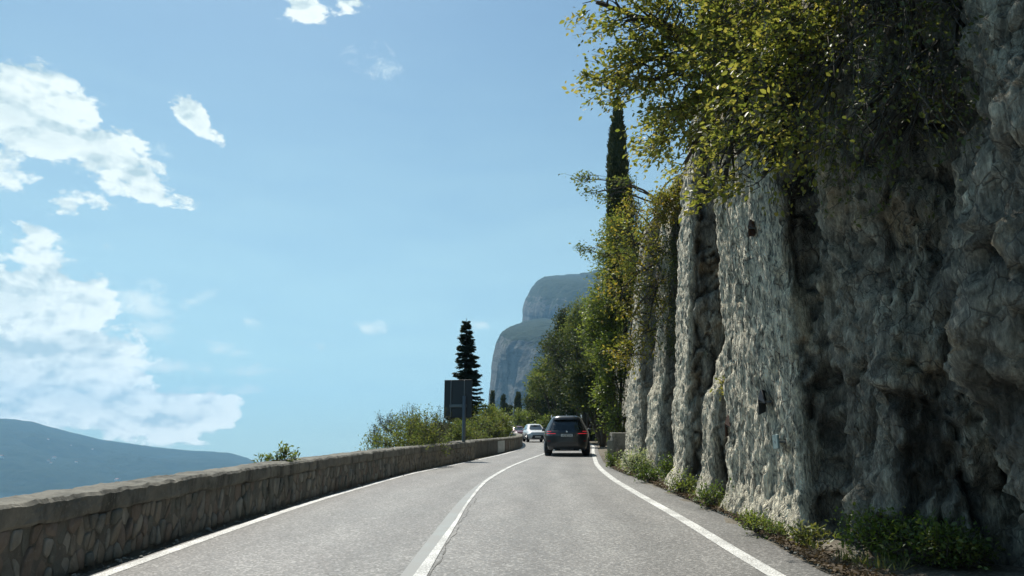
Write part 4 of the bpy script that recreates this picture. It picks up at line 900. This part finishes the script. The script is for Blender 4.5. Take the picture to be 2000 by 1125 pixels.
# ------------------------------------------------------------------ anchor plates and old fixings on the rock
def plate(px, py, X, w_, h_, label, mat, bent):
    r_ = ray(px, py); t = X / r_.x; p = Vector((0, 0, 1.4)) + r_ * t
    T = empty('rock_anchor', tuple(p)); tag(T, label, 'anchor plate', 'steel anchor plates on the rock face')
    mb = MB()
    if bent:     # a plate torn half off, folded along its middle
        mb.add([(-.01, -.05 * w_, h_ * .5), (-.22 * w_, -.02, h_ * .1), (-.2 * w_, .02, -h_ * .5), (.08, .5 * w_, -h_ * .35), (.1, .45 * w_, h_ * .45), (-.03, -.5 * w_, h_ * .15), (0, -.45 * w_, -h_ * .1)],
               [(0, 1, 2, 3, 4), (0, 5, 6, 1)])
        T2 = mb.build('plate', mat, T); md = T2.modifiers.new('thickness', 'SOLIDIFY'); md.thickness = .012
    else:
        mb.box((-.03, 0, 0), (.03, w_, h_), .008); mb.build('plate', mat, T)
    MB().tube([(-.05, 0, 0), (.12, 0, 0)], .016, 8).build('bolt', M['galv'], T); return T
plate(1468, 445, 3.58, .22, .26, 'bent steel plate high on the wide pale rock strip', M['rusty'], True)
plate(1490, 785, 3.56, .28, .36, 'bent dark steel plate halfway down the wide pale rock strip', M['sign_back'], True)
plate(1520, 863, 3.56, .2, .19, 'square grey-green plate low on the wide pale rock strip', M['plate_green'], False)
plate(1424, 832, 3.62, .3, .36, 'rusty plate in the dark crack left of the wide pale rock strip', M['rusty'], True)
plate(1802, 828, 4.4, .1, .09, 'small reddish plate on the shaded rough cliff at the right', M['rusty'], False)

# ------------------------------------------------------------------ vehicles
def carpaint(name, col, metal=.3, rough=.3, coat=.6):
    m, n, o = newmat(name); c = n.new('ShaderNodeTexCoord').outputs['Object']; f = n.noise(c, 3, 5, .6)
    bsdf(n, o, n.mix(f, col, tuple(x * .85 for x in col)), n.math('ADD', rough, n.math('MULTIPLY', f, .1)), metal, Coat_Weight=coat, Coat_Roughness=.08); return m
glassm, n, o = newmat('dark_window_glass'); bsdf(n, o, (.012, .016, .018), .06, spec=.7)
rubber = plain('tyre_rubber', (.015, .015, .016), .85); trim = plain('black_trim', (.018, .02, .022), .55); alloy = plain('alloy_rim', (.3, .3, .31), .35, .8); chrome = plain('bright_trim', (.55, .57, .58), .25, .9)
def lampm(name, col, e, ecol):
    m, n, o = newmat(name); b = bsdf(n, o, col, .2, Emission_Color=(*ecol, 1), Emission_Strength=e); return m
tail_on = lampm('tail_lamp_lit', (.35, .01, .015), .35, (1, .05, .07)); tail_off = lampm('red_reflector', (.22, .012, .015), .0, (1, 0, 0)); head = lampm('head_lamp', (.7, .7, .7), .9, (1, .97, .88))
platem = plain('number_plate', (.62, .62, .58), .5); ink = plain('plate_ink', (.02, .02, .03), .6)
def arr(prof, z, j): p = np.array(prof); return float(np.interp(z, p[:, 0], p[:, j]))
def make_car(name, label, loc, rz, prof, body_m, wheels, nexp=4.6, parts=None, pitch=SLOPE, cat='car', group=None):
    """body as a stack of rounded rings; prof rows: z, half width, rear y, front y (car faces +y)"""
    T = empty(name, loc, rz, math.atan(pitch)); tag(T, label, cat, group)
    zs = np.unique(np.concatenate([np.linspace(prof[0][0], prof[-1][0], 40), [p[0] for p in prof]])); t = np.linspace(0, 2 * np.pi, 72, endpoint=False); V = []
    def dims(z): return arr(prof, z, 1), arr(prof, z, 2), arr(prof, z, 3)
    e = 2 / nexp
    for z in zs:
        w_, yr, yf = dims(z); c, l = (yr + yf) / 2, (yf - yr) / 2
        for a in t:
            x = w_ * math.copysign(abs(math.cos(a)) ** e, math.cos(a)); y = c + l * math.copysign(abs(math.sin(a)) ** e, math.sin(a)); V.append((x, y, z))
    nz_, ntt = len(zs), len(t); Fs = []
    for i in range(nz_ - 1):
        for k in range(ntt):
            Fs.append((i * ntt + k, i * ntt + (k + 1) % ntt, (i + 1) * ntt + (k + 1) % ntt, (i + 1) * ntt + k))
    Fs += [tuple(range(ntt))[::-1], tuple(range((nz_ - 1) * ntt, nz_ * ntt))]
    npmesh('body', V, Fs, body_m, T, True)
    def endy(x, z, s):
        w_, yr, yf = dims(z); c, l = (yr + yf) / 2, (yf - yr) / 2; return c + s * l * max(0, 1 - min(1, abs(x / w_)) ** nexp) ** (1 / nexp)
    def sidex(y, z, s):
        w_, yr, yf = dims(z); c, l = (yr + yf) / 2, (yf - yr) / 2; return s * w_ * max(0, 1 - min(1, abs((y - c) / l)) ** nexp) ** (1 / nexp)
    def patch(nm, mat, kind, s, a0, a1, z0, z1, off=.008, na=9, nz=7, a0t=None, a1t=None, thick=.03):
        """panel on the rear / front (kind e) or the side (kind s); a0t, a1t: extent at the top"""
        Vp = []; a0t = a0 if a0t is None else a0t; a1t = a1 if a1t is None else a1t
        for layer in (0, 1):
            for i in range(na):
                for j in range(nz):
                    tz = j / (nz - 1); z = z0 + (z1 - z0) * tz; a = (a0 + (a0t - a0) * tz); b = (a1 + (a1t - a1) * tz); q = a + (b - a) * i / (na - 1); oo = off - layer * thick
                    if kind == 'e': Vp.append((q, endy(q, z, s) + s * oo, z))
                    else: Vp.append((sidex(q, z, s) + s * oo, q, z))
        k = na * nz; f = [tuple(int(x) for x in r_) for r_ in grid_faces(na, nz)]
        edge = [j for j in range(nz)] + [i * nz + nz - 1 for i in range(1, na)] + [(na - 1) * nz + j for j in range(nz - 2, -1, -1)] + [i * nz for i in range(na - 2, 0, -1)]
        f += [(edge[i], edge[(i + 1) % len(edge)], edge[(i + 1) % len(edge)] + k, edge[i] + k) for i in range(len(edge))]
        return npmesh(nm, Vp, f, mat, T, False)
    wr, ww, wx, wys = wheels
    for wy in wys:
        for s in (-1, 1):
            W = MB(); pr = [(wr - .06, -ww / 2), (wr - .01, -ww / 2 + .02), (wr, -ww / 2 + .05), (wr, ww / 2 - .05), (wr - .01, ww / 2 - .02), (wr - .06, ww / 2)]
            Vw = []; k = 28
            for (r_, o_) in pr:
                for q in range(k): a = 2 * math.pi * q / k; Vw.append((o_, r_ * math.cos(a), r_ * math.sin(a)))
            Fw = [(i * k + q, i * k + (q + 1) % k, (i + 1) * k + (q + 1) % k, (i + 1) * k + q) for i in range(5) for q in range(k)] + [tuple(range(k)), tuple(range(5 * k, 6 * k))[::-1]]
            wh = empty('wheel', (s * wx, wy, wr)); wh.parent = T; npmesh('tyre', Vw, Fw, rubber, wh, False)
            rm = MB(); R_ = wr * .66
            for q in range(5):
                a = 2 * math.pi * q / 5; rm.tube([(s * ww * .5, 0, 0), (s * ww * .5, R_ * math.cos(a), R_ * math.sin(a))], [.05, .035], 5)
            ring = [(s * ww * .5, R_ * math.cos(2 * math.pi * q / 24), R_ * math.sin(2 * math.pi * q / 24)) for q in range(25)]; rm.tube(ring, .022, 5, False); rm.build('rim', alloy, wh)
            # wheel arch lip
            ar = [(sidex(wy + (wr + .06) * math.cos(a), max(prof[0][0], wr + (wr + .06) * math.sin(a)), s) + s * .012, wy + (wr + .06) * math.cos(a), wr + (wr + .06) * math.sin(a)) for a in np.linspace(-.1, math.pi + .1, 14)]
            MB().tube(ar, .03, 5).build('wheel_arch', trim, T)
    return T, patch, endy, sidex

# --- the black car ahead, seen from behind
suv = [(.24, .86, -2.18, 2.25), (.30, .97, -2.34, 2.4), (.42, 1.0, -2.40, 2.46), (.62, 1.02, -2.42, 2.5), (.92, 1.04, -2.42, 2.46), (1.06, 1.02, -2.39, 2.3), (1.12, 1.0, -2.35, 1.9), (1.16, .975, -2.31, 1.2), (1.4, .85, -2.17, .75), (1.62, .73, -2.0, .3), (1.72, .66, -1.93, .05), (1.775, .57, -1.86, -.1), (1.80, .42, -1.6, -.4), (1.81, .1, -1.0, -.8)]
black = carpaint('black_car_paint', (.012, .016, .019), .2, .28, .7)
yS = 36.3; xS = 2.74
SUVS = 1.045
T, patch, endy, sidex = make_car('suv', 'large black car driving ahead in the right lane with lit red tail lights', (xS, yS + 2.3, float(rz_(yS + 2.3))), R(-4), suv, black, (.385, .30, .87, (-1.45, 1.5)))
patch('rear_window', glassm, 'e', -1, -.76, .76, 1.15, 1.61, .010, a0t=-.58, a1t=.58)
patch('spoiler', black, 'e', -1, -.62, .62, 1.635, 1.70, .14, 9, 3, a0t=-.57, a1t=.57, thick=.2)
for s in (-1, 1):
    patch('taillight', tail_on, 'e', -1, s * .48, s * .95, .992, 1.018, .012, 7, 3, a0t=s * .52)
    patch('taillight', tail_on, 'e', -1, s * .70, s * .90, 1.09, 1.112, .012, 5, 3)
    patch('reflector', tail_off, 'e', -1, s * .74, s * .88, .66, .69, .02, 4, 3)
    patch('side_window', glassm, 's', s, -1.75, .95, 1.19, 1.56, .010, 16, 6, a0t=-1.6, a1t=.42)
    patch('door_seam', trim, 's', s, -.02, .0, .42, 1.18, .004, 2, 6)
    patch('door_handle', chrome, 's', s, -.45, -.22, .98, 1.01, .03, 4, 3)
    mb = MB().box((s * 1.11, .82, 1.16), (.2, .13, .15), .04); mb.tube([(s * .96, .8, 1.12), (s * 1.08, .82, 1.14)], .025, 6); mb.build('mirror', black, T)
    pts = [(s * (.70 if i in (0, 5) else .69), y, z) for i, (y, z) in enumerate([(-1.55, 1.70), (-1.45, 1.80), (-.8, 1.845), (0, 1.83), (.3, 1.79), (.38, 1.69)])]
    MB().tube(pts, .02, 6).build('roof_rail', chrome, T)
    patch('window_trim', chrome, 's', s, -1.85, 1.0, 1.165, 1.18, .008, 16, 2)
    MB().tube([(s * .58, -2.25, .27), (s * .58, -2.42, .27)], .045, 10).build('exhaust', chrome, T)
patch('bumper', trim, 'e', -1, -.80, .80, .27, .43, .025, 9, 4)
patch('skid_plate', alloy, 'e', -1, -.30, .30, .27, .33, .035, 5, 3)
patch('tailgate_seam', trim, 'e', -1, -.82, .82, .76, .775, .004, 9, 2)
patch('tailgate_handle', trim, 'e', -1, -.32, .32, .985, 1.03, .02, 5, 3)
lp_ = patch('license_plate', platem, 'e', -1, -.26, .26, .875, .985, .022, 5, 3)
def plate_text(txt, w_, h_, loc, face, parent):
    """block letters raised on the plate, one mesh"""
    G = {'W': '10001100011010110101010101', 'E': '111101000011100100001111', }
    F5 = {'W': ['10001', '10001', '10101', '10101', '01010'], 'E': ['1111', '1000', '1110', '1000', '1111'], '8': ['111', '101', '111', '101', '111'], 'C': ['111', '100', '100', '100', '111'], 'Y': ['101', '101', '010', '010', '010'],
          'M': ['10001', '11011', '10101', '10001', '10001'], 'U': ['101', '101', '101', '101', '111'], '2': ['111', '001', '111', '100', '111'], '·': ['0', '0', '1', '0', '0'], ' ': ['0'] * 5}
    mb = MB(); tot = sum(len(F5[c][0]) + 1 for c in txt) - 1; u = w_ / tot; vv = h_ / 5; x = -w_ / 2
    for c in txt:
        g = F5[c]
        for r_ in range(5):
            for q, b_ in enumerate(g[r_]):
                if b_ == '1': mb.box((loc[0] + x + (q + .5) * u, loc[1], loc[2] + h_ / 2 - (r_ + .5) * vv), (u * .98, .004, vv * .98))
        x += (len(g[0]) + 1) * u
    return mb.build('plate_letters', ink, parent)
T.scale = (SUVS, SUVS, SUVS)
plate_text('WE·8CYMU', .44, .075, (0, endy(0, .93, -1) - .0245, .93), -1, lp_)
bd = MB(); cc = (0, endy(0, 1.09, -1) - .012, 1.09)
Vb = [(cc[0] + .04 * math.cos(a), cc[1] - o_, cc[2] + .04 * math.sin(a)) for o_ in (0, .02) for a in np.linspace(0, 2 * math.pi, 20, endpoint=False)]
bd.add(Vb, [tuple(range(20)), tuple(range(20, 40))[::-1]] + [(i, (i + 1) % 20, 20 + (i + 1) % 20, 20 + i) for i in range(20)]); bd.build('badge', chrome, T)
MB().box((0, -1.45, 1.83), (.05, .16, .06), .02).build('antenna', chrome, T)

# --- oncoming traffic
def front_car(name, label, X, Y, hd, prof, bm, wheels, wind, lights, plate_z, cat='car', grille=(.45, .35, .6), rails=False):
    T, patch, endy, sidex = make_car(name, label, (X, Y, float(rz_(Y))), R(180 + hd), prof, bm, wheels, pitch=-SLOPE, cat=cat, group='oncoming traffic in the left lane')
    w0, w1, h0, h1 = wind; patch('windscreen', glassm, 'e', 1, -w0, w0, h0, h1, .012, a0t=-w1, a1t=w1)
    for s in (-1, 1):
        a, b, z0, z1 = lights; patch('headlight', head, 'e', 1, s * a, s * b, z0, z1, .02, 5, 3)
        yb = prof[4][3]; patch('side_window', glassm, 's', s, prof[-3][2] + .25, prof[-3][3] + .25, h0 + .03, h1 - .02, .01, 10, 4)
        mb = MB().box((s * (wheels[2] + .26), prof[-3][3] + .35, h0 + .03), (.18, .12, .15), .04); mb.tube([(s * (wheels[2]), prof[-3][3] + .35, h0 - .02), (s * (wheels[2] + .2), prof[-3][3] + .35, h0)], .02, 6); mb.build('mirror', bm, T)
    gw, g0, g1 = grille; patch('grille', trim, 'e', 1, -gw, gw, g0, g1, .02, 7, 3, a0t=-gw * .8, a1t=gw * .8); patch('bumper', trim, 'e', 1, -.8, .8, .26, g0 - .03, .02, 9, 3)
    patch('license_plate', platem, 'e', 1, -.26, .26, plate_z, plate_z + .11, .04, 3, 3)
    return T
white = carpaint('white_car_paint', (.62, .63, .62), .0, .3, .5); dred = carpaint('dark_red_car_paint', (.11, .014, .016), .2, .3, .6); vanw = carpaint('van_paint', (.66, .67, .66), .0, .4, .3)
cross = [(.24, .78, -2.0, 2.05), (.30, .88, -2.1, 2.16), (.45, .91, -2.14, 2.2), (.65, .92, -2.14, 2.2), (.86, .91, -2.1, 2.1), (.97, .88, -2.05, 1.75), (1.03, .85, -2.0, 1.1), (1.3, .74, -1.8, .5), (1.5, .62, -1.55, .1), (1.56, .5, -1.4, -.1), (1.58, .1, -.9, -.5)]
front_car('crossover_car', 'white crossover car coming towards us in the left lane', 2.02, 69, 6, cross, white, (.35, .24, .78, (-1.3, 1.35)), (.80, .66, 1.06, 1.49), (.64, .84, .76, .82), .42, grille=(.55, .33, .62))
hatch = [(.2, .74, -1.9, 1.95), (.27, .84, -2.0, 2.05), (.45, .87, -2.04, 2.1), (.65, .87, -2.04, 2.1), (.82, .86, -2.0, 1.95), (.9, .84, -1.98, 1.6), (.96, .81, -1.95, .95), (1.2, .71, -1.75, .4), (1.38, .6, -1.5, .1), (1.43, .48, -1.3, -.1), (1.45, .1, -.9, -.5)]
front_car('hatchback_car', 'dark red car following close behind the white oncoming car, partly hidden', .62, 83, 12, hatch, dred, (.32, .21, .74, (-1.25, 1.3)), (.70, .57, 1.0, 1.34), (.5, .8, .66, .76), .42)
van = [(.25, .85, -2.7, 2.5), (.35, .95, -2.8, 2.62), (.6, 1.0, -2.85, 2.68), (.95, 1.0, -2.85, 2.6), (1.12, 1.0, -2.85, 2.35), (1.2, .99, -2.85, 2.0), (1.8, .95, -2.85, 1.4), (2.1, .92, -2.84, 1.15), (2.45, .88, -2.82, .95), (2.62, .8, -2.78, .75), (2.68, .62, -2.7, .4), (2.7, .2, -2.2, 0)]
front_car('van', 'tall white van coming round the far bend above the end of the wall', -.55, 150, 14, van, vanw, (.36, .24, .84, (-1.8, 1.75)), (.88, .82, 1.25, 2.0), (.6, .88, .8, .98), .45, 'van')

# ------------------------------------------------------------------ the air
hz = MB().box((0, 0, 400), (16800, 16800, 983.0)).build('haze', None); tag(hz, kind='stuff')
m = bpy.data.materials.new('haze'); m.use_nodes = True; t = m.node_tree; t.nodes.clear(); n = N(t); o = n.new('ShaderNodeOutputMaterial')
v_ = n.new('ShaderNodeVolumePrincipled'); v_.inputs['Color'].default_value = (.32, .64, .97, 1); v_.inputs['Density'].default_value = 1.1e-4; v_.inputs['Anisotropy'].default_value = .25
n.link(v_.outputs[0], o.inputs['Volume']); hz.data.materials.append(m)
